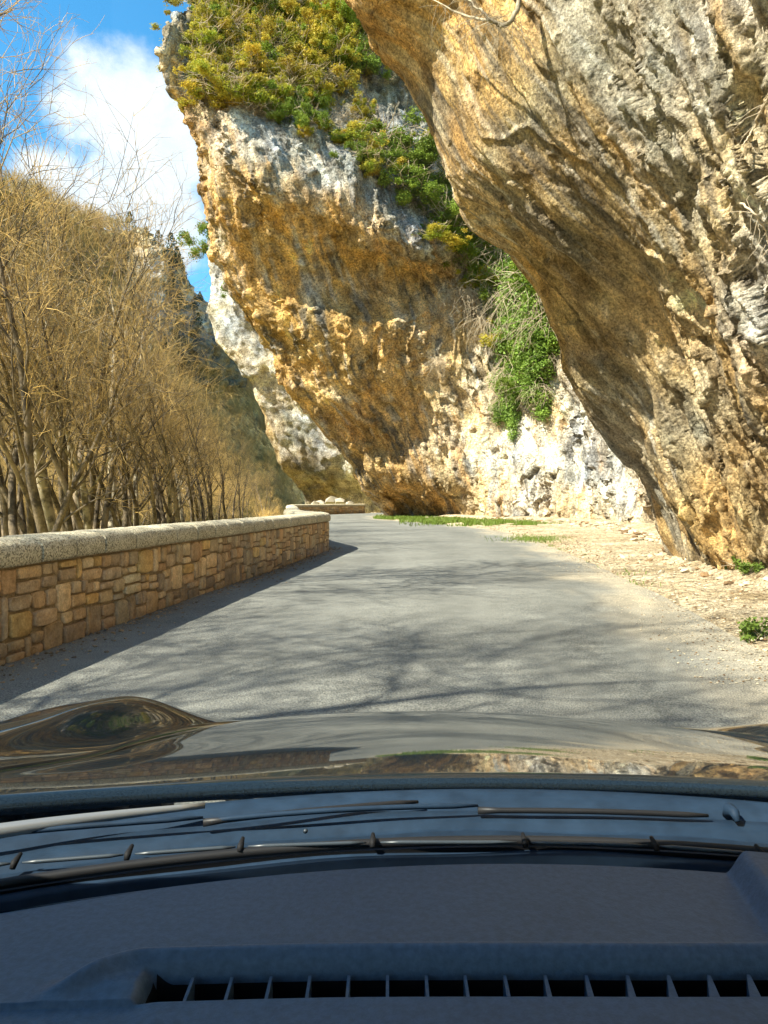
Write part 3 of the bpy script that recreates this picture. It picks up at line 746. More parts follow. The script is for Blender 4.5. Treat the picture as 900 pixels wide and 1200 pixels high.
# ------------------------------------------------------------------ bare trees
def tree_mesh(seed, h, stems, spread, twig_n=(9, 7, 4), rad=.13, arch=.0, twr=.0036, twl=1.0, cs=.44):
    r = random.Random(seed); tv, tf, cv, cf = [], [], [], []; cnt = [0, 0]
    def emit(pts, rad_, n, crown):
        v, f = tube_np(np.array(pts), np.array(rad_), n)
        if crown: cv.append(v); cf.append(f + cnt[1]); cnt[1] += len(v)
        else: tv.append(v); tf.append(f + cnt[0]); cnt[0] += len(v)
    def grow(p, d, ln, rd, lev):
        ns = (10, 6, 4, 3, 2)[lev]; pts = [p.copy()]; q = p.copy(); d = d / np.linalg.norm(d)
        wander = (.09, .14, .18, .22, .2)[lev]; up = (.03, .06 - arch, .05 - arch, .05, .0)[lev]
        for i in range(ns):
            d = d + np.array([r.gauss(0, wander), r.gauss(0, wander), r.gauss(0, wander * .6) + up]); d /= np.linalg.norm(d)
            q = q + d * ln / ns; pts.append(q.copy())
        t = np.linspace(0, 1, ns + 1); end = (.07, .2, .3, .5, .6)[lev]
        emit(pts, rd * (1 - t * (1 - end)), (7, 5, 4, 3, 3)[lev], lev >= 3)
        if lev >= 4: return
        nc = (r.randint(7, 10), twig_n[0], twig_n[1], twig_n[2])[lev]
        for k in range(nc):
            f = (cs + (1 - cs) * (k + r.random()) / nc) if lev == 0 else (.15 + .85 * (k + r.random()) / nc)
            j = min(int(f * ns), ns - 1); fr = f * ns - j
            b = pts[j] * (1 - fr) + pts[j + 1] * fr; dd = pts[j + 1] - pts[j]; dd /= np.linalg.norm(dd)
            a = r.uniform(0, 2 * math.pi); x = np.cross(dd, [math.cos(a), math.sin(a), .3]); x /= np.linalg.norm(x) + 1e-9
            ang = (r.uniform(.45, .85), r.uniform(.45, .9), r.uniform(.5, 1.0), r.uniform(.4, .9))[lev]
            nd = dd * math.cos(ang) + x * math.sin(ang)
            rr = rd * (1 - f * (1 - end))
            l2 = (h * r.uniform(.22, .36) * (1.15 - f * .6), h * r.uniform(.10, .16) * (1.2 - f * .5), h * r.uniform(.045, .08), h * r.uniform(.022, .04) * twl)[lev]
            r2 = (rr * r.uniform(.35, .6), max(rr * .45, .010), max(rr * .5, .006), twr)[lev]
            grow(b, nd, l2, r2, lev + 1)
    a0 = r.uniform(0, 6.28)
    for s in range(stems):
        a = a0 + s * 2 * math.pi / stems + r.uniform(-.5, .5); tl = spread * r.uniform(.7, 1.3) if stems > 1 else spread * .3
        grow(np.array([.12 * math.cos(a), .12 * math.sin(a), -.5]), np.array([tl * math.cos(a), tl * math.sin(a), 1.0]), h * r.uniform(.78, .98), rad * r.uniform(.7, 1.0), 0)
    T_ = mesh_np('trunk', np.concatenate(tv), np.concatenate(tf), [M_BARK], True); C_ = mesh_np('crown', np.concatenate(cv), np.concatenate(cf), [M_TWIG], True)
    return T_, C_
TV = [tree_mesh(21, 14, 3, .30, (7, 5, 3), .16), tree_mesh(22, 14, 2, .24, (8, 5, 3), .17), tree_mesh(23, 14, 1, .2, (9, 6, 3), .19),
      tree_mesh(24, 14, 4, .26, (6, 4, 3), .12), tree_mesh(25, 14, 2, .22, (8, 5, 3), .14, .05),
      tree_mesh(31, 14, 4, .34, (5, 4, 2), .19, cs=.5), tree_mesh(32, 14, 3, .28, (5, 4, 2), .20, cs=.5), tree_mesh(33, 14, 2, .16, (6, 4, 2), .21, cs=.48)]
NEARK = {0: 5, 3: 5, 1: 6, 4: 6, 2: 7}
PALETRUNK = {}
for k_ in (6, 7): PALETRUNK[k_] = TV[k_][0].copy(); PALETRUNK[k_].materials.clear(); PALETRUNK[k_].materials.append(M_BARKP)
print('tree tris', sum(len(a.polygons) + len(b.polygons) for a, b in TV) * 2, time.time() - T0)
def env_h(x, y, z, h):
    for _ in range(14):
        pxr = CX + FPX * (x + .26 * h) / y; top_ = HY - FPX * (z + .93 * h - EYE) / y
        lim = np.interp(pxr, [-60, 0, 75, 150, 200, 240, 285, 345], [150, 175, 205, 262, 350, 455, 545, 595])
        if top_ >= lim: break
        h *= .93
    return h
def add_tree(kind, x, y, z, h, rz, label, group='bare trees along the river bank', pale=False, clip=True):
    if y > 14 and clip: h = env_h(x, y, z, h)
    if h < 3: return
    t, c = TV[kind]
    root = link('bare_tree', None, loc=(x, y, z), rz=rz, scale=h / 14, label=label, cat='tree', group=group)
    link('trunk', PALETRUNK.get(kind, t) if pale else t, root); link('crown', c, root)
    return root
GL = 'bare trees along the river bank'
def bank_z(x, y):
    dl = wall_x(y) - .75 - x
    return float(-.1 - 3.4 * sst(.2, 5.5, dl) - 1.4 * sst(6, 28, dl))
# (pixel x of the trunk, distance, height, variant, turn, pale, label)
near = [(62, 16.0, 9.5, 1, 2.6, False, 'bare multi-stemmed tree leaning outward, rising close behind the left end of the parapet'),
        (138, 19.5, 9.0, 2, 0.2, True, 'bare pale-barked tree with forked trunk standing behind the left third of the parapet'),
        (98, 21.0, 13.5, 2, 1.2, True, 'tall straight bare tree with whitish trunk between the leftmost trees'),
        (238, 22.0, 7.6, 3, 1.2, False, 'bare tree with several thin dark stems fanning up beside the middle of the parapet'),
        (10, 19.0, 9.5, 0, 5.0, False, 'bare tree with arching boughs at the left edge of the view'),
        (278, 33.0, 6.8, 1, 4.0, False, 'slender bare tree standing near the rounded turn of the parapet'),
        (165, 27.0, 7.6, 0, 5.5, False, 'dark bare tree with spreading upper boughs behind the parapet centre'),
        (36, 23.0, 14.5, 1, 2.2, False, 'tall bare tree whose fine top twigs rise against the sky at far left'),
        (100, 30.0, 15.0, 2, 3.9, False, 'tallest slender bare tree with twigs crossing the white cloud'),
        (78, 19.0, 9.0, 1, 3.3, False, 'thin dark low-forked bare tree between the leftmost multi-stemmed tree and the whitish one'),
        (126, 24.0, 9.5, 0, .9, False, 'clump of slim dark bare stems just left of the pale forked tree'),
        (212, 23.0, 8.0, 2, 2.9, True, 'small whitish straight tree behind the parapet left of the fanned dark stems'),
        (224, 30.0, 8.5, 3, 4.7, False, 'low spreading bare tree behind the fanned dark stems'),
        (262, 27.0, 6.8, 1, 5.9, False, 'short forked dark tree right of the fanned stems'),
        (-12, 16.5, 8.5, 3, 2.7, False, 'forked bare tree cut by the left edge of the view'),
        (180, 21.0, 8.4, 2, 4.1, False, 'single dark trunk standing right of the pale forked tree'),
        (48, 20.0, 9.5, 4, .2, False, 'dark twin-stemmed bare tree just right of the left view edge'),
        (116, 18.5, 8.8, 3, 2.4, False, 'dark bare stool of four thin stems left of the pale forked tree'),
        (196, 19.5, 7.6, 0, 3.8, False, 'dark three-stemmed bare tree above the middle of the parapet'),
        (246, 26.0, 6.6, 4, 1.7, False, 'dark thin twin stems right of the fanned tree'),
        (310, 52.0, 5.5, 3, 1.0, False, 'small bare tree nearest the pale far cliff')]
for px, d, h, k, rz, pale, lab in near:
    x = (px - CX) / FPX * d; h *= 1.34 if px < 165 else 1.12 if px < 225 else .92
    tv_ = np.array([v.co[:] for v in TV[NEARK[k]][0].vertices])[::5]; z_ = bank_z(x, d) - .2
    def over(rz_, h_):      # how far the boughs would reach in front of the cliffs
        c_, s_ = math.cos(rz_), math.sin(rz_); q = tv_ * (h_ / 14); Y_ = d + q[:, 0] * s_ + q[:, 1] * c_
        qx = CX + FPX * (x + q[:, 0] * c_ - q[:, 1] * s_) / Y_; qy = HY - FPX * (z_ + q[:, 2] - EYE) / Y_
        return float((qx - np.interp(qy, [0, 120, 250, 330, 400, 480, 590], [185, 195, 225, 238, 250, 285, 345])).max())
    for _ in range(9):
        rz = min((rz + .5 * i_ for i_ in range(13)), key=lambda a_: max(over(a_, h), 0))
        if over(rz, h) < 6: break
        h *= .94
    add_tree(NEARK[k], x, d, z_, h, rz, lab, pale=pale, clip=False)
BACK = 'bare tree in the %s row of the thicket, above the %s of the parapet'
rr = random.Random(3)
n = 0
for k in range(120):
    d = rr.uniform(38, 105); px = rr.uniform(-140, 338) if d < 60 else rr.uniform(-60, 345)
    x = (px - CX) / FPX * d
    if x > wall_x(d) - 2.6 or x < -46 or px > 300 + (d - 30) * .6: continue
    add_tree(rr.randrange(5), x, d, bank_z(x, d) - .3, rr.uniform(8.5, 12.5) * (1 if d > 40 else .9), rr.uniform(0, 6.28), BACK % ((('nearer', 'middle', 'farther')[(d > 50) + (d > 75)]), ('left end', 'left half', 'right half', 'right end')[int(px > 60) + int(px > 160) + int(px > 250)])); n += 1
    if n > 48: break
hv = hillG[2:110].reshape(-1, 3); hvx, hvy, hvd = px_of(hillG[2:110])
hs = np.where((hvd > 30) & (hvd < 160) & (hvx > -60) & (hvx < 285) & (hvy < 600))[0]
for k, i in enumerate(np.random.default_rng(12).choice(hs, 170)):
    p = hv[i]
    add_tree(k % 5, p[0] + rr.gauss(0, 1), p[1] + rr.gauss(0, 1), p[2] - .5, rr.uniform(7.5, 11), rr.uniform(0, 6.28), 'bare ochre tree ' + ('low', 'midway', 'high')[int(p[2] > 6) + int(p[2] > 18)] + ' on the far slope, ' + ('far left', 'left', 'centre', 'right')[int(hvx[i] > 0) + int(hvx[i] > 70) + int(hvx[i] > 160)] + ' part of it', group='bare trees on the far slope')
# trees behind the car on the bank: they throw the branch shadows on the road
for (x, y, h, k, rz) in [(-6.3, 9.4, 13, 2, 1.3), (-11, -1.5, 21, 2, .3), (-8.5, -5.5, 19, 1, 1.4), (-10.5, 6.5, 17, 2, 3.1), (-6.0, 0.9, 14, 2, 1.0), (-18, -14, 18, 2, 1), (-16, 3, 20, 1, 2.2)]:
    add_tree(k, x, y, bank_z(x, y) - .2, h, rz, 'bare tree on the near river bank left of the car, outside the view', group='bare trees beside the car')

# thicket on the far bank and slope: reads as one mass
def bush_arrays(seed, n=64):
    r = np.random.default_rng(seed); V_, F_ = [], []
    for i in range(n):
        a = r.uniform(0, 6.28); s = r.uniform(.1, 1.0); ln = r.uniform(.2, .45) if i > 12 else .9
        b = np.array([0, 0, 0.]) if i < 12 else np.array([math.cos(a) * r.uniform(0, .3), math.sin(a) * r.uniform(0, .3), r.uniform(.15, .75)])
        d = np.array([math.cos(a) * s, math.sin(a) * s, 1.0]); d /= np.linalg.norm(d)
        q = b + d * ln; w_ = .006 if i > 12 else .009
        v, f = tube_np(np.array([b, q]), np.array([w_, w_ * .5]), 3)
        V_.append(v); F_.append(f + len(V_[0]) * (len(V_) - 1) if False else f + sum(len(u) for u in V_[:-1]))
    return np.concatenate(V_), np.concatenate(F_)
BU = [bush_arrays(s) for s in range(4)]
def merge_bushes(name, pts, hts, mt):
    V_, F_ = [], []; n = 0
    for k, (p, h) in enumerate(zip(pts, hts)):
        v, f = BU[k % 4]; a = k * 1.7; c, s = math.cos(a), math.sin(a)
        V_.append((v @ np.array([[c, -s, 0], [s, c, 0], [0, 0, 1]])) * h + p); F_.append(f + n); n += len(v)
    return link(name, mesh_np(name, np.concatenate(V_), np.concatenate(F_), [mt], True), kind='stuff')
hg = hillG[2:150].reshape(-1, 3); hpx, hpy, hd = px_of(hillG[2:150])
vis = np.where((hd > 75) & (hpx > -120) & (hpx < 380) & (hpy > 180))[0]
wgt = 1 / hd[vis] ** .6; wgt /= wgt.sum()
vis = vis[(hpx[vis] < 150) | ((hpy[vis] > 430) & (hpx[vis] < 345))]; wgt = 1 / hd[vis] ** .6; wgt /= wgt.sum()
sel = vis[np.random.default_rng(5).choice(len(vis), 1500, p=wgt)]
pts = hg[sel] + np.random.default_rng(6).normal(0, .8, (1500, 3)) * np.array([1, 1, 0]) - np.array([0, 0, .3])
merge_bushes('woodland', pts, np.random.default_rng(8).uniform(3.0, 6.0, 1500), M_WOOD)
pts, hts = [], []
for k in range(420):
    d = rr.uniform(34, 85); px = rr.uniform(-80, 340); x = (px - CX) / FPX * d
    if x > wall_x(d) - 1.6: continue
    pts.append((x, d, bank_z(x, d) - .1)); hts.append(rr.uniform(.5, 1.5))
merge_bushes('undergrowth', pts, hts, M_TWIG)
# pines on the crag
def pine_mesh(seed):
    r = np.random.default_rng(seed); V_, F_ = [], []; n = 0
    for i in range(260):
        t = r.uniform(.2, 1); a = r.uniform(0, 6.28); ro = (.30 * math.sin(min(1, (1 - t) * 1.5) * 1.57)) * r.uniform(.3, 1) + .02
        c = np.array([math.cos(a) * ro, math.sin(a) * ro, t + r.normal(0, .02)])
        e1 = r.normal(0, 1, 3); e1 /= np.linalg.norm(e1); e2 = np.cross(e1, r.normal(0, 1, 3)); e2 /= np.linalg.norm(e2)
        s = .05; q = np.array([c - e1 * s, c + e2 * s * .6, c + e1 * s, c - e2 * s * .6]); V_.append(q); F_.append(np.arange(4)[None] + n); n += 4
    return mesh_np('crown', np.concatenate(V_), np.concatenate(F_), [M_PINE], False)
PN = [pine_mesh(s) for s in (1, 2, 3)]
tb = MB(); tb.tube([(0, 0, -.1), (0.01, 0, .5), (0, 0, .95)], [.025, .018, .006], 6)
PT = mesh_np('trunk', np.concatenate(tb.v), tb.f, [M_BARK], True)
FK = Finder(GK)
for k, (px, py) in enumerate([(172, 277), (189, 284), (204, 303), (209, 312), (216, 330), (224, 345), (203, 340), (232, 362), (238, 352), (150, 268), (214, 362), (180, 400), (196, 410), (168, 392), (228, 392), (236, 380)]):
    p = FK.at(px, py, 4); h = rr.uniform(3, 6)
    t = link('pine_tree', None, loc=p - np.array([0, 0, .4]), rz=k, scale=(h, h, h), label='small dark pine growing on the distant grey crag', cat='tree', group='pines on the distant crag')
    link('trunk', PT, t); link('crown', PN[k % 3], t)

# ------------------------------------------------------------------ shrubs on the cliff
def leaf_cloud(seed, n, size, blobs, droop=0.0, flat=.6):
    r = np.random.default_rng(seed)
    c = np.array([b[:3] for b in blobs]); rad = np.array([b[3] for b in blobs])
    k = r.choice(len(blobs), n, p=rad ** 2 / (rad ** 2).sum())
    d = r.normal(0, 1, (n, 3)); d /= np.linalg.norm(d, axis=1)[:, None]
    rr_ = rad[k] * r.uniform(.05, 1.0, n) ** .6 * r.uniform(.8, 1.4, n)
    p = c[k] + d * rr_[:, None]; p[:, 2] -= droop * r.uniform(0, 1, n) ** 2
    keep = fbm(p[:, 0] * 3.4 + seed, p[:, 1] * 3.4, p[:, 2] * 3.4, 3) > -.06
    p = p[keep]; d = d[keep]; n = len(p)
    nrm = d * .6 + r.normal(0, .7, (n, 3)) + np.array([0, 0, .4]); nrm /= np.linalg.norm(nrm, axis=1)[:, None]
    e1 = np.cross(nrm, r.normal(0, 1, (n, 3))); e1 /= np.linalg.norm(e1, axis=1)[:, None]; e2 = np.cross(nrm, e1)
    s = size * r.uniform(.6, 1.3, (n, 1))
    V_ = np.stack([p - e1 * s, p + e2 * s * flat + nrm * s * .15, p + e1 * s, p - e2 * s * flat + nrm * s * .15], 1).reshape(-1, 3)
    return V_, np.arange(n * 4).reshape(-1, 4)
def twigs_mesh(name, seed, n, ln, rad, droop, mt, spread=1.0, up=.4):
    r = random.Random(seed); V_, F_ = [], []; c = 0
    for i in range(n):
        p = np.array([r.gauss(0, .15), r.gauss(0, .15), r.gauss(0, .1)]) * ln
        d = np.array([r.gauss(0, spread), r.gauss(0, spread), r.gauss(up, .4)]); d /= np.linalg.norm(d); pts = [p]
        for k in range(5):
            d = d + np.array([r.gauss(0, .22), r.gauss(0, .22), r.gauss(0, .15) - droop]); d /= np.linalg.norm(d); pts.append(pts[-1] + d * ln / 5 * r.uniform(.7, 1.2))
        v, f = tube_np(np.array(pts), rad * np.linspace(1, .35, 6), 3); V_.append(v); F_.append(f + c); c += len(v)
        if i % 2:
            for _ in range(2):
                j = r.randint(1, 4); q = pts[j]; dd = np.array([r.gauss(0, 1), r.gauss(0, 1), r.gauss(0, .7) - droop * 2]); dd /= np.linalg.norm(dd)
                v, f = tube_np(np.array([q, q + dd * ln * .16, q + dd * ln * .3 + np.array([0, 0, -droop * .1 * ln])]), rad * np.array([.6, .5, .3]), 3); V_.append(v); F_.append(f + c); c += len(v)
    return mesh_np(name, np.concatenate(V_), np.concatenate(F_), [mt], True)
def rblobs(seed, n, rad, sq=.7):
    r = random.Random(seed); return [(r.gauss(0, .6), r.gauss(0, .5), r.gauss(.05, .42) * sq, r.uniform(.35, 1) * rad) for _ in range(n)]
LV = {}
for nm, mt in (('g', M_LEAF), ('y', M_LEAFY)):
    for k in range(3):
        v, f = leaf_cloud(30 + k + (9 if nm == 'y' else 0), 12000, .040, rblobs(k + 3, 18, .34)); LV[nm, k] = mesh_np('foliage', v, f, [mt], False)
for k in range(2):
    v, f = leaf_cloud(60 + k, 8000, .055, [(0.25 * math.sin(q * 2.1 + k), .2 * math.cos(q), -.42 * q, .62 - .05 * q) for q in range(6)], droop=.7); LV['i', k] = mesh_np('foliage', v, f, [M_IVY], False)
STM = twigs_mesh('stem', 5, 26, 1.15, .02, .02, M_DEAD, .8, .7)
DRY = [twigs_mesh('twigs', 50 + k, 90, 1.3, .011, .10, M_DEAD, 1.0, .25) for k in range(2)]
HANG = [twigs_mesh('twigs', 70 + k, 80, 2.0, .011, .28, M_DEAD, .6, -.2) for k in range(2)]
FB = Finder(GB)
cam_dir = np.array([0, -1, 0.0])
def shrub(px, py, s, kind, label, k, out=.25, group='shrubs rooted on the ochre cliff', cat='shrub'):
    p = FB.at(px, py, 5) + np.array([-.25, -1, .1]) * out * s
    t = link('shrub', None, loc=p, rz=k * 1.3, scale=(s * rr.uniform(.85, 1.3), s, s * rr.uniform(.6, 1.0)), label=label, cat=cat, group=group)
    if kind == 'd': link('twigs', DRY[k % 2], t)
    elif kind == 'h': link('twigs', HANG[k % 2], t)
    else:
        link('foliage', LV[kind, k % (2 if kind == 'i' else 3)], t)
        if kind != 'i': link('stem', STM, t)
        elif k % 2: link('twigs', HANG[k % 2], t)
    return t
TOPL = 'golden green box shrub in the scrub covering the top of the middle cliff'
DRK = 'dark green box shrub in the scrub covering the top of the middle cliff'
def poly_in(px, py, poly):
    c = False; j = len(poly) - 1
    for i in range(len(poly)):
        (xi, yi), (xj, yj) = poly[i], poly[j]
        if (yi > py) != (yj > py) and px < (xj - xi) * (py - yi) / (yj - yi) + xi: c = not c
        j = i
    return c
top_poly = [(238, 36), (236, 95), (250, 112), (290, 126), (330, 142), (380, 160), (420, 185), (440, 150), (430, 60), (418, -10), (260, -25), (238, 0)]
k = 0
while k < 150:
    px, py = rr.uniform(215, 480), rr.uniform(-25, 190)
    if not poly_in(px, py, top_poly): continue
    yl = rr.random() < (.85 if px < 400 and py < 120 else .45)
    s = rr.uniform(.9, 1.75) * (1 if py < 120 else .62)
    zone = 'near the skyline' if py < 15 else ('on the left rim' if px < 275 else ('above the grey slab' if py > 95 and px < 400 else ('near the overhang' if px > 400 else 'mid slope ' + ('left', 'centre', 'right')[int(px > 310) + int(px > 360)])))
    if rr.random() < .14: shrub(px, py, s * 1.1, 'd', 'leafless bush in the clifftop scrub of the middle cliff, ' + zone, k)
    else: shrub(px, py, s, 'y' if yl else 'g', ('golden green' if yl else 'dark green') + ' shrub in the middle cliff top scrub, ' + zone, k)
    k += 1
for q, (px, py, s) in enumerate([(240, 8, 1.6), (262, -4, 1.7), (248, 40, 1.3), (300, 8, 1.6), (340, 4, 1.8), (380, 10, 1.8), (410, 30, 1.8)]):
    shrub(px, py, s, 'yg'[q % 2], [TOPL, DRK][q % 2], q)
GUL = 'green evergreen shrub in the gully between the two overhangs, %s cluster'
for q, (px, py, s) in enumerate([(452, 168, 1.9), (478, 185, 1.9), (440, 205, 1.2), (470, 215, 1.6), (500, 190, 2.0), (430, 182, 1.1), (495, 230, 1.5), (512, 160, 1.8), (520, 215, 1.7), (455, 190, 1.5), (545, 245, 1.7), (530, 270, 1.5), (512, 280, 1.2), (548, 282, 1.7), (528, 255, 1.6), (560, 300, 1.6), (585, 262, 1.8), (570, 330, 1.5), (600, 285, 1.7), (545, 262, 1.7), (590, 352, 1.5), (618, 330, 1.6), (600, 400, 1.3), (580, 405, 1.1), (615, 440, 1.1)]):
    shrub(px, py, s, 'giygg'[q % 5] if q % 5 != 1 else 'g', GUL % ('upper' if py < 200 else 'middle' if py < 262 else 'lower'), q)
IVL = 'bright ivy hanging in the gully, %s part of the mass'
for q, (px, py, s) in enumerate([(575, 285, 1.5), (590, 300, 1.7), (608, 318, 1.7), (598, 345, 1.7), (620, 350, 1.8), (628, 372, 1.6), (605, 380, 1.6), (585, 330, 1.4), (612, 405, 1.5), (598, 420, 1.5), (620, 430, 1.2), (588, 440, 1.2), (603, 455, 1.1), (592, 395, 1.2), (568, 300, 1.3), (560, 285, 1.5), (575, 320, 1.4), (628, 335, 1.7), (636, 395, 1.5), (582, 465, .9), (598, 478, .8), (628, 452, 1.1), (616, 300, 1.5), (583, 360, 1.2)]):
    shrub(px, py, s, 'i', IVL % ('upper' if py < 320 else 'middle' if py < 400 else 'lowest'), q, .35, 'ivy hanging in the gully')
for q, (px, py, s) in enumerate([(548, 345, 1.3), (570, 372, 1.2), (525, 352, .9), (512, 420, .7), (640, 420, 1.0)]):
    shrub(px, py, s, 'h', 'tangle of dry leafless stems trailing beside the ivy gully', q, .3, 'dry trailing stems beside the ivy')
FC = Finder(GC)
for q, (px, py, s, lb) in enumerate([(246, 276, 2.3, 'dark shrub on the topmost edge of the pale far cliff'), (270, 342, 1.5, 'small shrub growing in a crack halfway up the pale far cliff'), (279, 350, 1.2, 'tiny shrub just below and right of another on the pale far cliff')]):
    t = link('shrub', None, loc=FC.at(px, py, 5) + np.array([-.1, -.5, .2]), scale=s, label=lb, cat='shrub'); link('foliage', LV['g', q], t)

# dead branch and hanging twigs on the near overhang
FA = Finder(GA)
def branch_thing(name, label, main, rads, mt, twn, seed, ln=.5, droop=.25, cat='branch'):
    r = random.Random(seed); main = np.array(main, float)
    root = link(name, None, loc=main[0], label=label, cat=cat)
    b = MB(); m2 = cr_up(main - main[0], 24, 0)
    m2 += np.array([[r.gauss(0, .008) for _ in range(3)] for _ in range(24)])
    b.tube(m2, np.interp(np.linspace(0, 1, 24), np.linspace(0, 1, len(rads)), rads), 7)
    b.build('limb', [mt], root, smooth=True)
    V_, F_, c = [], [], 0
    for i in range(twn):
        p = m2[r.randint(4, 23)]; d = np.array([r.gauss(0, 1), r.gauss(0, .5), r.gauss(-.3, .7)]); d /= np.linalg.norm(d); pts = [p]
        for k in range(6):
            d = d + np.array([r.gauss(0, .2), r.gauss(0, .2), r.gauss(0, .15) - droop * .5]); d /= np.linalg.norm(d); pts.append(pts[-1] + d * ln / 6 * r.uniform(.6, 1.3))
        v, f = tube_np(np.array(pts), .0035 * np.linspace(1, .4, 7), 3); V_.append(v); F_.append(f + c); c += len(v)
    link('twigs', mesh_np('twigs', np.concatenate(V_), np.concatenate(F_), [mt], True), root)
dA = lambda px, py, o: P(px, py, FA.at(px, py, 4)[1] - o)
branch_thing('dead_branch', 'bleached dead branch with fine twigs hanging across the top of the near overhang',
             [dA(612, -14, .1), dA(606, 8, .5), dA(592, 30, .7), dA(572, 24, .7), dA(545, 18, .6), dA(508, 0, .5)], [.032, .030, .027, .020, .013, .006], M_BARKP, 46, 4, .9)
branch_thing('dead_branch', 'short bare side branch below the bleached dead branch on the near overhang',
             [dA(590, 31, .72), dA(570, 18, .8), dA(552, 2, .7), dA(540, -8, .6)], [.018, .014, .010, .005], M_BARKP, 12, 5, .7)
branch_thing('root_tangle', 'pale twisted rootlets hanging on the rock at the right edge, upper one',
             [dA(905, 105, .05), dA(893, 128, .12), dA(884, 150, .12), dA(870, 172, .08)], [.014, .012, .010, .005], M_DEAD, 12, 6, .28, cat='roots')
branch_thing('root_tangle', 'pale twisted rootlets hanging on the rock at the right edge, lower one',
             [dA(868, 238, .05), dA(884, 250, .12), dA(896, 272, .1), dA(903, 296, .05)], [.012, .010, .009, .004], M_DEAD, 14, 7, .28, cat='roots')

# ------------------------------------------------------------------ grass and weeds
def blades(name, pts, h, mt, seed, parent=None, kind='stuff', lean=.35, wd=.006, **kw):
    r = np.random.default_rng(seed); p = np.array(pts, float); n = len(p)
    a = r.uniform(0, 6.28, n); hh = h * r.uniform(.4, 1.2, n); e = np.stack([np.cos(a), np.sin(a), 0 * a], 1); b = r.normal(0, lean, (n, 3)); b[:, 2] = 1; b /= np.linalg.norm(b, axis=1)[:, None]
    w_ = wd * r.uniform(.7, 1.4, (n, 1))
    mid = p + b * hh[:, None] * .55; tip = p + b * hh[:, None] + np.stack([b[:, 0], b[:, 1], 0 * a - .2], 1) * hh[:, None] * .35
    V_ = np.stack([p - e * w_, p + e * w_, mid + e * w_ * .8, mid - e * w_ * .8, tip + e * w_ * .1, tip - e * w_ * .1], 1).reshape(-1, 3)
    k = np.arange(n)[:, None] * 6
    F_ = np.concatenate([k + np.array([[0, 1, 2, 3]]), k + np.array([[3, 2, 4, 5]])])
    return link(name, mesh_np(name, V_, F_, [mt], False), parent, kind=kind, **kw)
gp = []
while len(gp) < 16000:      # strip of grass at the foot of the lit wall and round the middle cliff's foot
    if random.random() < .62:
        px, py = random.uniform(468, 664), random.uniform(609, 618)
        if py > 611 + (px - 468) * .037 + random.gauss(0, 1.5) + 2: continue
    else:
        px, py = random.uniform(438, 545), random.uniform(606, 613)
        if abs(py - (606.5 + (px - 438) * .05)) > 2.2: continue
    d = EYE * FPX / (py - HY); x = (px - CX) / FPX * d
    if fbm(np.array([x / 1.1]), np.array([d / 3]), np.array([0.]), 2)[0] < -.12: continue
    gp.append((x, d, 0.03))
blades('grass', gp, .26, M_GRASS, 3, wd=.016)
gp = []
for k in range(900):
    y = random.uniform(9, 28); x = edge_x(y) + abs(random.gauss(0, .18)) + .05
    if fbm(np.array([x * 2.]), np.array([y * 1.1]), np.array([0.]), 2)[0] > .12: gp.append((x, y, verge_z(x, y)))
for k in range(1600):
    px = random.gauss(630, 22); py = random.gauss(633, 2.0); d = EYE * FPX / (py - HY); gp.append(((px - CX) / FPX * d, d, .03))
blades('verge_grass', gp, .09, M_GRASS, 4, wd=.007)
WEED = []
for k in range(2):
    v, f = leaf_cloud(80 + k, 1500, .016, [(.10 * math.cos(q * 1.3), .10 * math.sin(q * 1.3), .05 + .02 * (q % 3), .085) for q in range(7)], flat=.7)
    me = mesh_np('leaves', v, f, [M_GRASS], False); WEED.append(me)
WST = twigs_mesh('stem', 91, 22, .16, .003, .02, M_DEAD, .7, .8)
for q, (px, py, s, lb) in enumerate([(868, 684, 2.1, 'bright green leafy weed at the foot of the near overhang'), (846, 672, 1.5, 'duller green weed just left of the bright one below the near overhang'), (893, 752, 1.15, 'small green weed on the gravel at the right edge of the view'), (880, 690, 1.0, 'low green sprig on the gravel right under the bright weed')]):
    d = EYE * FPX / (py - HY); x = (px - CX) / FPX * d
    t = link('weed', None, loc=(x, d, verge_z(x, d) - .01), rz=q, scale=s, label=lb, cat='plant'); link('leaves', WEED[q % 2], t); link('stem', WST, t)
TH = twigs_mesh('stem', 95, 40, .45, .0035, .0, M_DEAD, .7, .9)
for q, (px, py, s, lb) in enumerate([(852, 672, 1.3, 'dry brown weed stalks standing against the foot of the near overhang'), (826, 668, .8, 'low dry stalks left of the taller dry weed by the overhang')]):
    d = EYE * FPX / (py - HY); x = (px - CX) / FPX * d
    t = link('dry_weed', None, loc=(x, d, verge_z(x, d) - .01), rz=q, scale=s, label=lb, cat='plant'); link('stem', TH, t)
exec_car = True
# ------------------------------------------------------------------ the car the view is taken from
XC = .134
M_PAINT = mat('car_paint', (.010, .015, .019), .45, spec=.0, coat=.9, coatr=.025, noise=[(400, G3(.8), G3(1.25), .4, .6)])
M_DASH = mat('dash_plastic', (.066, .118, .190), .5, spec=.5, noise=[(3, G3(.9), G3(1.1), .3, .7), (160, G3(.85), G3(1.15), .35, .65)], bump=[(500, .0004, 3)])
M_BLACK = mat('black_plastic_and_slot_shade', (.008, .008, .009), .7, spec=.2)
M_COWL = mat('cowl_plastic', (.012, .026, .048), .65, spec=.15, noise=[(30, G3(.8), G3(1.2), .35, .65)])
M_RUBB = mat('rubber', (.012, .012, .013), .5, spec=.3)
M_TRIM = mat('grey_trim', (.035, .045, .055), .4, spec=.5)
M_GLARE = mat('glare_metal', (.26, .26, .25), .32, spec=.6, metal=.5)
M_HEAD = mat('headliner', (.35, .34, .33), .95)
M_RIM = mat('alloy', (.5, .5, .52), .3, metal=1.)
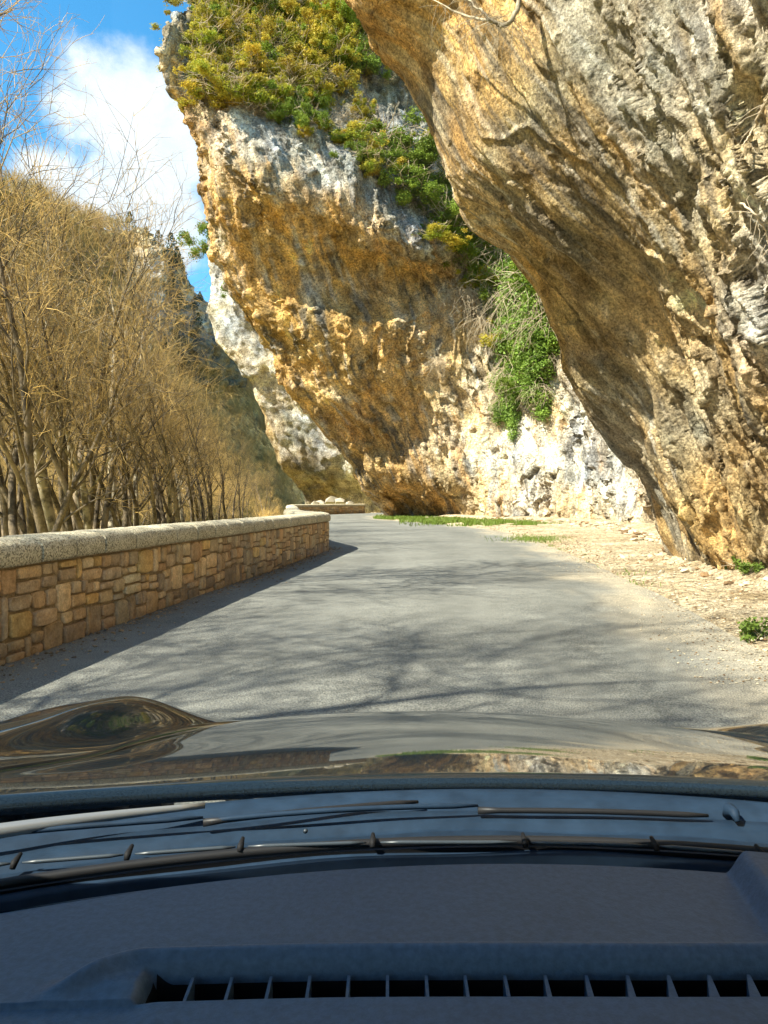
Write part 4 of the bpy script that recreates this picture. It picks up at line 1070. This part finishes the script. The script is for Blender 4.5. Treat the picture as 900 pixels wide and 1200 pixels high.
M_GLASS = bpy.data.materials.new('windscreen_glass'); M_GLASS.use_nodes = True
t_ = M_GLASS.node_tree; t_.nodes.clear()
o_ = t_.nodes.new('ShaderNodeOutputMaterial'); tr_ = t_.nodes.new('ShaderNodeBsdfTransparent'); tr_.inputs[0].default_value = (.965, .98, .975, 1)
gl_ = t_.nodes.new('ShaderNodeBsdfGlossy'); gl_.inputs['Roughness'].default_value = 0.0; fr_ = t_.nodes.new('ShaderNodeFresnel'); ge_ = t_.nodes.new('ShaderNodeNewGeometry'); io_ = t_.nodes.new('ShaderNodeMapRange')
io_.inputs['To Min'].default_value = 1.4; io_.inputs['To Max'].default_value = 1 / 1.4; t_.links.new(ge_.outputs['Backfacing'], io_.inputs['Value']); t_.links.new(io_.outputs[0], fr_.inputs[0])
mx_ = t_.nodes.new('ShaderNodeMixShader'); t_.links.new(fr_.outputs[0], mx_.inputs[0]); t_.links.new(tr_.outputs[0], mx_.inputs[1]); t_.links.new(gl_.outputs[0], mx_.inputs[2]); t_.links.new(mx_.outputs[0], o_.inputs[0])

car = link('car', None, loc=(XC, 0, 0), label='dark grey car seen from its own cabin, glossy hood and blue-black dashboard in the foreground', cat='car')
OFF = np.array([XC, 0, 0])
def cpart(name, v, f, mts, parent=None, smooth=True, **kw):
    return link(name, mesh_np(name, np.asarray(v, float).reshape(-1, 3) - OFF, f, mts, smooth), parent or car, **kw)
def cmb(name, b, mts, parent=None, smooth=False, **kw):
    b.v = [v - OFF for v in b.v]
    return b.build(name, mts, parent or car, smooth, **kw)
def Yr(x): return .974 + .0958 * x - .358 * x * x
SEAM = lambda Y: np.interp(Y, [.6, 1.1, 1.6, 2.0, 2.3, 2.6, 2.95], [-.61, -.56, -.495, -.445, -.41, -.37, -.30])
def hood_z(x, Y):
    t = Y - .974; tt = np.clip(t, -.2, 3)
    z = .885 - .155 * tt - .047 * tt * np.abs(tt)
    u = (x - XC) / .7
    z = z - .045 * u * u * sst(-.1, .5, t)
    z = z - .25 * sst(1.55, 2.1, t) * (t > 1.0)
    d = SEAM(Y) - x
    gb = np.exp(-((Y - 1.72) / np.where(Y < 1.72, .75, .40)) ** 2)
    z = z + .104 * sst(-.01, .14, d) * gb * (1 - .5 * sst(.2, .45, d))
    d2 = x - (.268 - SEAM(Y) + .16)
    z = z + .06 * sst(-.02, .13, d2) * gb
    return z
def sheet(name, fx0, fx1, nx, ny, Yend, m=M_PAINT, thick=.012, y0=None):
    tx = np.linspace(0, 1, nx); ty = np.linspace(0, 1, ny)
    Y = np.zeros((ny, nx)); X = np.zeros((ny, nx))
    for j in range(ny):
        for_ = ty[j]
        ya = 1.0
        yy = None
        x_guess = None
        # rows follow the curved rear edge at the back and straighten to the front
        xs = fx0(1.0 + (Yend - 1.0) * for_) + (fx1(1.0 + (Yend - 1.0) * for_) - fx0(1.0 + (Yend - 1.0) * for_)) * tx
        yr = Yr(np.clip(xs, -.62, .95)) if y0 is None else y0 + 0 * xs
        Y[j] = yr + (Yend - yr) * for_; X[j] = fx0(Y[j]) + (fx1(Y[j]) - fx0(Y[j])) * tx
    Z_ = hood_z(X, Y)
    # rolled edges
    ed = np.minimum(np.minimum(tx, 1 - tx)[None] * (X[:, -1] - X[:, 0])[:, None], ty[:, None] * 1.3)
    Z_ = Z_ - .008 * (1 - sst(0, .010, ed))
    top_ = np.stack([X, Y, Z_], -1); botm = top_ - np.array([0, 0, thick])
    n1 = nx * ny; f = [tuple(q) for q in grid_faces(ny, nx)] + [tuple(int(a) + n1 for a in q[::-1]) for q in grid_faces(ny, nx)]
    for j in range(ny - 1):
        f.append((j * nx, (j + 1) * nx, (j + 1) * nx + n1, j * nx + n1)); a = j * nx + nx - 1; f.append((a + nx, a, a + n1, a + nx + n1))
    for i in range(nx - 1):
        f.append((i + 1, i, i + n1, i + 1 + n1)); a = (ny - 1) * nx + i; f.append((a, a + 1, a + 1 + n1, a + n1))
    return cpart(name, np.concatenate([top_.reshape(-1, 3), botm.reshape(-1, 3)]), f, [m])
RS = lambda Y: .268 - SEAM(Y) + .16
sheet('hood', lambda Y: SEAM(Y) + .0045, lambda Y: RS(Y) - .0045, 150, 120, 2.95)
sheet('fender', lambda Y: np.minimum(-.80 + 0 * Y, SEAM(Y) - .05), lambda Y: SEAM(Y) - .0045, 60, 120, 2.9)
sheet('fender', lambda Y: RS(Y) + .0045, lambda Y: np.maximum(1.07 + 0 * Y, RS(Y) + .05), 50, 120, 2.9)
# body sides, bumper, floor, wheels
b = MB()
for sx in (-1, 1):
    xo = XC + sx * .935
    prof_ = [(.30, .0), (.45, .02), (.70, .015), (.84, -.02)]
    yy = np.linspace(-2.1, 2.8, 40)
    V_ = []
    for y in yy:
        k = 1 - .25 * sst(2.3, 2.85, y) - .12 * sst(-1.6, -2.1, y)
        arch = max(0, .34 ** 2 - (y - 1.9) ** 2) ** .5, max(0, .34 ** 2 - (y + 1.15) ** 2) ** .5
        for (z, o) in prof_:
            zz = max(z, .30 + max(arch) - .02) if max(arch) > 0 and z < .66 else z
            if y > .9: zz = min(zz, float(hood_z(np.array(XC + (xo - XC) * k - sx * .10), np.array(y))) - .05 - .13 * float(sst(1.9, 2.4, y)))
            V_.append((XC + (xo + sx * o - XC) * k, y, zz))
        V_.append((XC + (xo - XC) * k - sx * .10, y, .86 if y < 1 else hood_z(np.array(XC + (xo - XC) * k - sx * .10), np.array(y)) - .03 - .15 * float(sst(1.9, 2.4, y))))
    f = []
    for i in range(39):
        for k in range(4):
            a = i * 5 + k; f.append((a, a + 5, a + 6, a + 1))
    b.add(V_, f)
cmb('side_panel', b, [M_PAINT], smooth=True)
b = MB(); b.box((XC - .60, 2.70, .24), (XC + .60, 2.86, .32)); b.box((XC - .8, -2.2, .28), (XC + .8, -2.05, .9)); cmb('bumper', b, [M_PAINT])
b = MB(); b.box((XC - .86, -2.05, .24), (XC + .86, .5, .29)); b.box((XC - .8, .62, .3), (XC + .8, .66, .80)); cmb('floor', b, [M_BLACK])
for (wx_, wy_) in [(-.86, 1.9), (.86, 1.9), (-.86, -1.15), (.86, -1.15)]:
    s_ = 1 if wx_ > 0 else -1
    ang = np.linspace(0, 2 * np.pi, 33)[:-1]; V_, f = [], []
    rings = [(.20, -.10), (.29, -.105), (.315, -.08), (.32, 0), (.315, .08), (.29, .105), (.20, .10)]
    for rr_, o in rings: V_ += [(XC + wx_ + s_ * o, wy_ + rr_ * math.cos(a), .32 + rr_ * math.sin(a)) for a in ang]
    for i in range(len(rings) - 1):
        for k in range(32): f.append((i * 32 + k, i * 32 + (k + 1) % 32, (i + 1) * 32 + (k + 1) % 32, (i + 1) * 32 + k))
    wl = cpart('wheel', V_, f, [M_RUBB])
    b = MB()
    for q in range(5):
        a = q * 2 * math.pi / 5; b.tube([(XC + wx_ + s_ * .05, wy_, .32), (XC + wx_ + s_ * .07, wy_ + .19 * math.cos(a), .32 + .19 * math.sin(a))], [.035, .022], 6)
    b.tube([(XC + wx_ - s_ * .08, wy_, .32), (XC + wx_ + s_ * .06, wy_, .32)], .06, 12); b.tube([(XC + wx_ + s_ * .02, wy_, .32), (XC + wx_ + s_ * .03, wy_, .32)], [.205, .205], 24)
    cmb('rim', b, [M_RIM], wl)

# windscreen surround
ZB, ZT = .866, 1.555
def Yb(x): return Yr(x) - .172
def Yt(x): return .425 - .03 * (x - XC) ** 2
xs = np.linspace(XC - .74, XC + .74, 40); tz = np.linspace(0, 1, 14)
def ws(off):
    G = np.zeros((14, 40, 3))
    for j, t in enumerate(tz):
        xk = XC + (xs - XC) * (1 - .14 * t)
        G[j, :, 0] = xk; G[j, :, 1] = Yb(xs) * (1 - t) + Yt(xs) * t + .025 * np.sin(np.pi * t) + off; G[j, :, 2] = ZB + (ZT - ZB) * t
    return G
g1, g2 = ws(0), ws(.006)
cpart('windscreen', np.concatenate([g1.reshape(-1, 3), g2.reshape(-1, 3)]), np.concatenate([grid_faces(14, 40), grid_faces(14, 40, True) + 560]), [M_GLASS])
b = MB()
for sgn in (-1, 1):
    k = 0 if sgn < 0 else -1
    pts = [g1[0, k] + np.array([0, -.01, -.03]), g1[7, k], g1[13, k]]
    b.tube(pts, [.05, .045, .04], 8)
    xa, xb = XC + sgn * .80, XC + sgn * .665      # wide panel added beside the pillar to block sun from the dashboard
    q = [(xa, .76, .84), (xa, .34, .84), (xb, .12, 1.57), (xb, .40, 1.57)]
    b.add([(x - sgn * o, y, z) for o in (0, .02) for x, y, z in q], [(0, 1, 2, 3), (7, 6, 5, 4), (0, 4, 5, 1), (1, 5, 6, 2), (2, 6, 7, 3), (3, 7, 4, 0)])
cmb('pillar_and_sun_block', b, [M_BLACK], smooth=False)
# roof
xr = np.linspace(XC - .66, XC + .66, 24); yr_ = np.linspace(-2.0, 1, 30); V_ = []
for j, t in enumerate(np.linspace(0, 1, 30)):
    Y = -2.0 + (Yt(xr) + .012 + 2.0) * t
    V_.append(np.stack([xr, Y, 1.575 + .035 * np.sin(np.pi * t) - .05 * ((xr - XC) / .66) ** 4 + 0 * Y], -1))
V_ = np.array(V_); n1 = 30 * 24
rf = cpart('roof', np.concatenate([(V_ + np.array([0, 0, .03])).reshape(-1, 3)]), grid_faces(30, 24), [M_PAINT])
cpart('headliner', V_.reshape(-1, 3), grid_faces(30, 24, True), [M_HEAD])
b = MB()
for s_ in (-1, 1):
    for (ya, yb_) in ((-.45, -.40), (-1.5, -1.4), (-2.0, -1.9)): b.tube([(XC + s_ * .82, ya, .86), (XC + s_ * .66, yb_, 1.575)], .045, 8)
    b.tube([(XC + s_ * .655, -2.0, 1.57), (XC + s_ * .655, .30, 1.57)], .03, 8)
    b.tube([(XC + s_ * .83, -2.0, .87), (XC + s_ * .80, .60, .87)], .04, 8)
cmb('door_frame', b, [M_BLACK], smooth=True)
for s_ in (-1, 1):
    b = MB(); b.box((XC + s_ * .80 - .02, -2.0, .30), (XC + s_ * .80 + .02, .60, .86)); cmb('door_trim', b, [M_BLACK])
    v = []
    for o in (0, .004):
        v += [(XC + s_ * (.81 + o), -.42, .88), (XC + s_ * (.78 + o), .52, .88), (XC + s_ * (.665 + o), .20, 1.56), (XC + s_ * (.665 + o), -.40, 1.56)]
    cpart('side_window', v, [(0, 1, 2, 3), (7, 6, 5, 4), (0, 4, 5, 1), (1, 5, 6, 2), (2, 6, 7, 3), (3, 7, 4, 0)], [M_GLASS], smooth=False)
b = MB(); b.box((XC - .78, -2.04, .3), (XC + .78, -2.0, 1.1)); cmb('tailgate', b, [M_BLACK])
b = MB()
for s_ in (-1, 1):
    b.tube([(XC + s_ * .38, -.62, .45), (XC + s_ * .38, -.66, .8), (XC + s_ * .38, -.78, 1.15), (XC + s_ * .38, -.80, 1.2)], [.24, .23, .2, .1], 10); b.tube([(XC + s_ * .38, -.80, 1.22), (XC + s_ * .38, -.82, 1.40)], [.11, .09], 10)
cmb('seat', b, [M_DASH], smooth=True)

# cowl between hood and glass
x_ = np.linspace(XC - .78, XC + .80, 160)
rows_ = [(.012, -.055), (.006, -.02), (-.004, -.012), (-.020, -.010), (-.045, -.016), (-.048, -.020), (-.060, -.020), (-.063, -.015), (-.095, -.018), (-.098, -.023), (-.112, -.023), (-.115, -.019), (-.150, -.022), (-.158, -.020), (-.175, -.021), (-.19, -.06)]
V_ = []
for o, dz in rows_:
    V_.append(np.stack([x_, Yr(x_) + o, .882 + dz + .0015 * np.sin(x_ * 23 + o * 60) * (o < -.05)], -1))
cpart('cowl_panel', np.array(V_).reshape(-1, 3), grid_faces(len(rows_), 160, True), [M_COWL])
def pz(px, py, z):
    d = (EYE - z) * FPX / (py - HY); return np.array([(px - CX) / FPX * d, d, z])
# rubber lip with trim strips and clips under the glass edge
b = MB(); x2 = np.linspace(XC - .72, XC + .72, 60); b.tube(np.stack([x2, Yb(x2) + .022, 0 * x2 + .869], -1), .0055, 8); cmb('weather_strip', b, [M_RUBB], smooth=True)
cl = [(-90, 1020), (20, 1010), (152, 1000), (283, 991), (437, 986), (614, 986), (766, 990), (890, 1000), (1000, 1012)]
cp = [pz(px, py - 2, .876) for px, py in cl]
for p in cp:
    b = MB(); b.tube([p + np.array([0, .008, .003]), p + np.array([0, -.006, .000]), p + np.array([0, -.010, -.004])], [.002, .0038, .003], 8); cmb('clip', b, [M_BLACK], smooth=True)
for p, q in zip(cp[:-1], cp[1:]):
    b = MB(); t = np.linspace(.05, .95, 8)[:, None]; g = p * (1 - t) + q * t; b.tube(g + np.array([0, -.002, -.002]), [.0008] + [.0022] * 6 + [.0008], 6); cmb('trim_strip', b, [M_TRIM], smooth=True)
# wipers
def wiper(a0, a1, a2, arm):
    w0 = link('wiper', None, car, loc=(0, 0, 0))
    b = MB(); t = np.linspace(0, 1, 12)[:, None]; g = a0 * (1 - t) + a1 * t; g[:, 2] += .004 * np.sin(np.pi * t[:, 0]); b.tube(g, [.0015] + [.0032] * 10 + [.0015], 6); cmb('wiper_blade', b, [M_COWL], w0, smooth=True)
    b = MB(); g = a1 * (1 - t) + a2 * t; g[:, 2] += .002 * np.sin(np.pi * t[:, 0]) - .006; b.tube(g, [.005] + [.0035] * 10 + [.002], 8); cmb('wiper_arm', b, [M_RUBB], w0, smooth=True)
wiper(pz(-250, 1006, .881), pz(238, 958, .885), pz(490, 934, .881), False)
b = MB(); a0, a1 = pz(-200, 1008, .886), pz(240, 944, .886); t = np.linspace(0, 1, 14)[:, None]; g = a0 * (1 - t) + a1 * t; g[:, 2] += .005 * np.sin(np.pi * t[:, 0]); b.tube(g, list(np.linspace(.012, .0035, 14)), 8); cmb('wiper_glare_bar', b, [M_GLARE], smooth=True)  # pale bar added for the sun glare along the left wiper
wiper(pz(240, 962, .880), pz(560, 944, .880), pz(830, 950, .880), False)
b = MB()
for px, py in ((358, 974),):
    p = pz(px, py, .872); b.tube([p, p + np.array([0, -.002, .002])], [.003, .0015], 8)
cmb('cowl_screw', b, [M_TRIM], smooth=True)
p = pz(858, 957, .872)
b = MB(); b.tube([p + np.array([0, .012, -.004]), p + np.array([0, .006, .006]), p + np.array([0, -.006, .007]), p + np.array([0, -.014, .0])], [.006, .008, .006, .003], 10); cmb('washer_nozzle', b, [M_COWL], smooth=True)

# dashboard as a moulded surface with the defroster slot sunk into it
dx = np.concatenate([np.linspace(-.62, -.40, 30), np.linspace(-.398, .46, 330), np.linspace(.47, .92, 40)])
tY = np.concatenate([np.linspace(.32, .52, 24), np.linspace(.522, .64, 92), np.linspace(.645, .80, 30)])
DX, TY = np.meshgrid(dx, tY)
far = Yb(dx) - .046
yf = .5555 - .006 * sst(.0, -.30, DX) + .004 * sst(.2, .45, DX)       # front edge of the slot
DY = np.where(TY > .64, .64 + (TY - .64) / .16 * (far[None] - .64), TY) + (yf - .5555) * sst(.48, .52, TY) * (1 - sst(.60, .64, TY))
wl = sst(-.255, -.15, DX)                                    # slot fades out at its left end
yk = yf + .031 * sst(-.262, -.19, DX)                               # rear edge
ZD = .880 - .004 * sst(.60, .75, DY) - .006 * (np.abs(DX - .1) / .5) ** 2 + 0 * DX
ins = sst(-.190, -.165, DX)
ZD += .014 * np.exp(-((DY - yk - .010) / .0095) ** 2) * sst(-.272, -.22, DX)       # rounded lip behind the slot
ZD += .004 * np.exp(-((np.hypot((DX + .20) / 2.2, DY - yf - .017)) / .012) ** 2)
slot = sst(-.001, .0012, DY - yf) * (1 - sst(-.0015, .0015, DY - yk)) * ins
ZD -= .045 * slot
ZD -= .0042 * np.where(DY < yf, 1, 0) * sst(.0, .0015, yf - DY) * (1 - .6 * ins)              # lower front panel
ZD -= .35 * sst(.47, .32, DY) ** 1.5
step = sst(.325, .345, DX - (DY - .62) * .15)
ZD += .020 * step * sst(.60, .615, DY + .012) + .004 * step
sl_ = (slot[:-1, :-1] + slot[1:, 1:] + slot[1:, :-1] + slot[:-1, 1:]) / 4
db_ = cpart('dashboard', np.stack([DX, DY, ZD], -1), grid_faces(*DX.shape), [M_DASH, M_BLACK])
db_.data.polygons.foreach_set('material_index', (sl_.ravel() > .3).astype(np.int32))  # slot walls coloured black to stand for the shade inside
b = MB(); b.box((-.19, .553, .822), (.90, .60, .833)); cmb('slot_floor', b, [M_BLACK])
for k in range(22):
    x = -.150 + k * .0305
    if x > .44: break
    yf_ = float(np.interp(x, dx, yf[0])) ; wd = .0012
    th = .02 + .9 * sst(.05, .30, np.array(x))
    a = np.array([x, yf_ + .0005, .8745]); q = np.array([x + .012 * th, yf_ + .028, .8760])
    b = MB(); u = np.array([1, -.3 * th, 0]) * wd
    tp = a + np.array([.002, .012, -.004]); dn_ = np.array([0, 0, -.034])
    b.add([a - u, a + u * (1 + 6 * th), q + u, q - u, a - u + dn_, a + u * (1 + 6 * th) + dn_, q + u + dn_, q - u + dn_],
          [(0, 1, 2, 3), (4, 7, 6, 5), (0, 4, 5, 1), (1, 5, 6, 2), (2, 6, 7, 3), (3, 7, 4, 0)])
    cmb('vent_fin', b, [M_DASH])
# dark well between dashboard and glass
V_ = []
for o, z in ((-.048, .874), (-.047, .84), (.02, .83), (.012, .866)): V_.append(np.stack([xs, Yb(xs) + o, 0 * xs + z], -1))
cpart('glass_base_trim', np.array(V_).reshape(-1, 3), grid_faces(4, 40), [M_BLACK])
print('script', time.time() - T0)
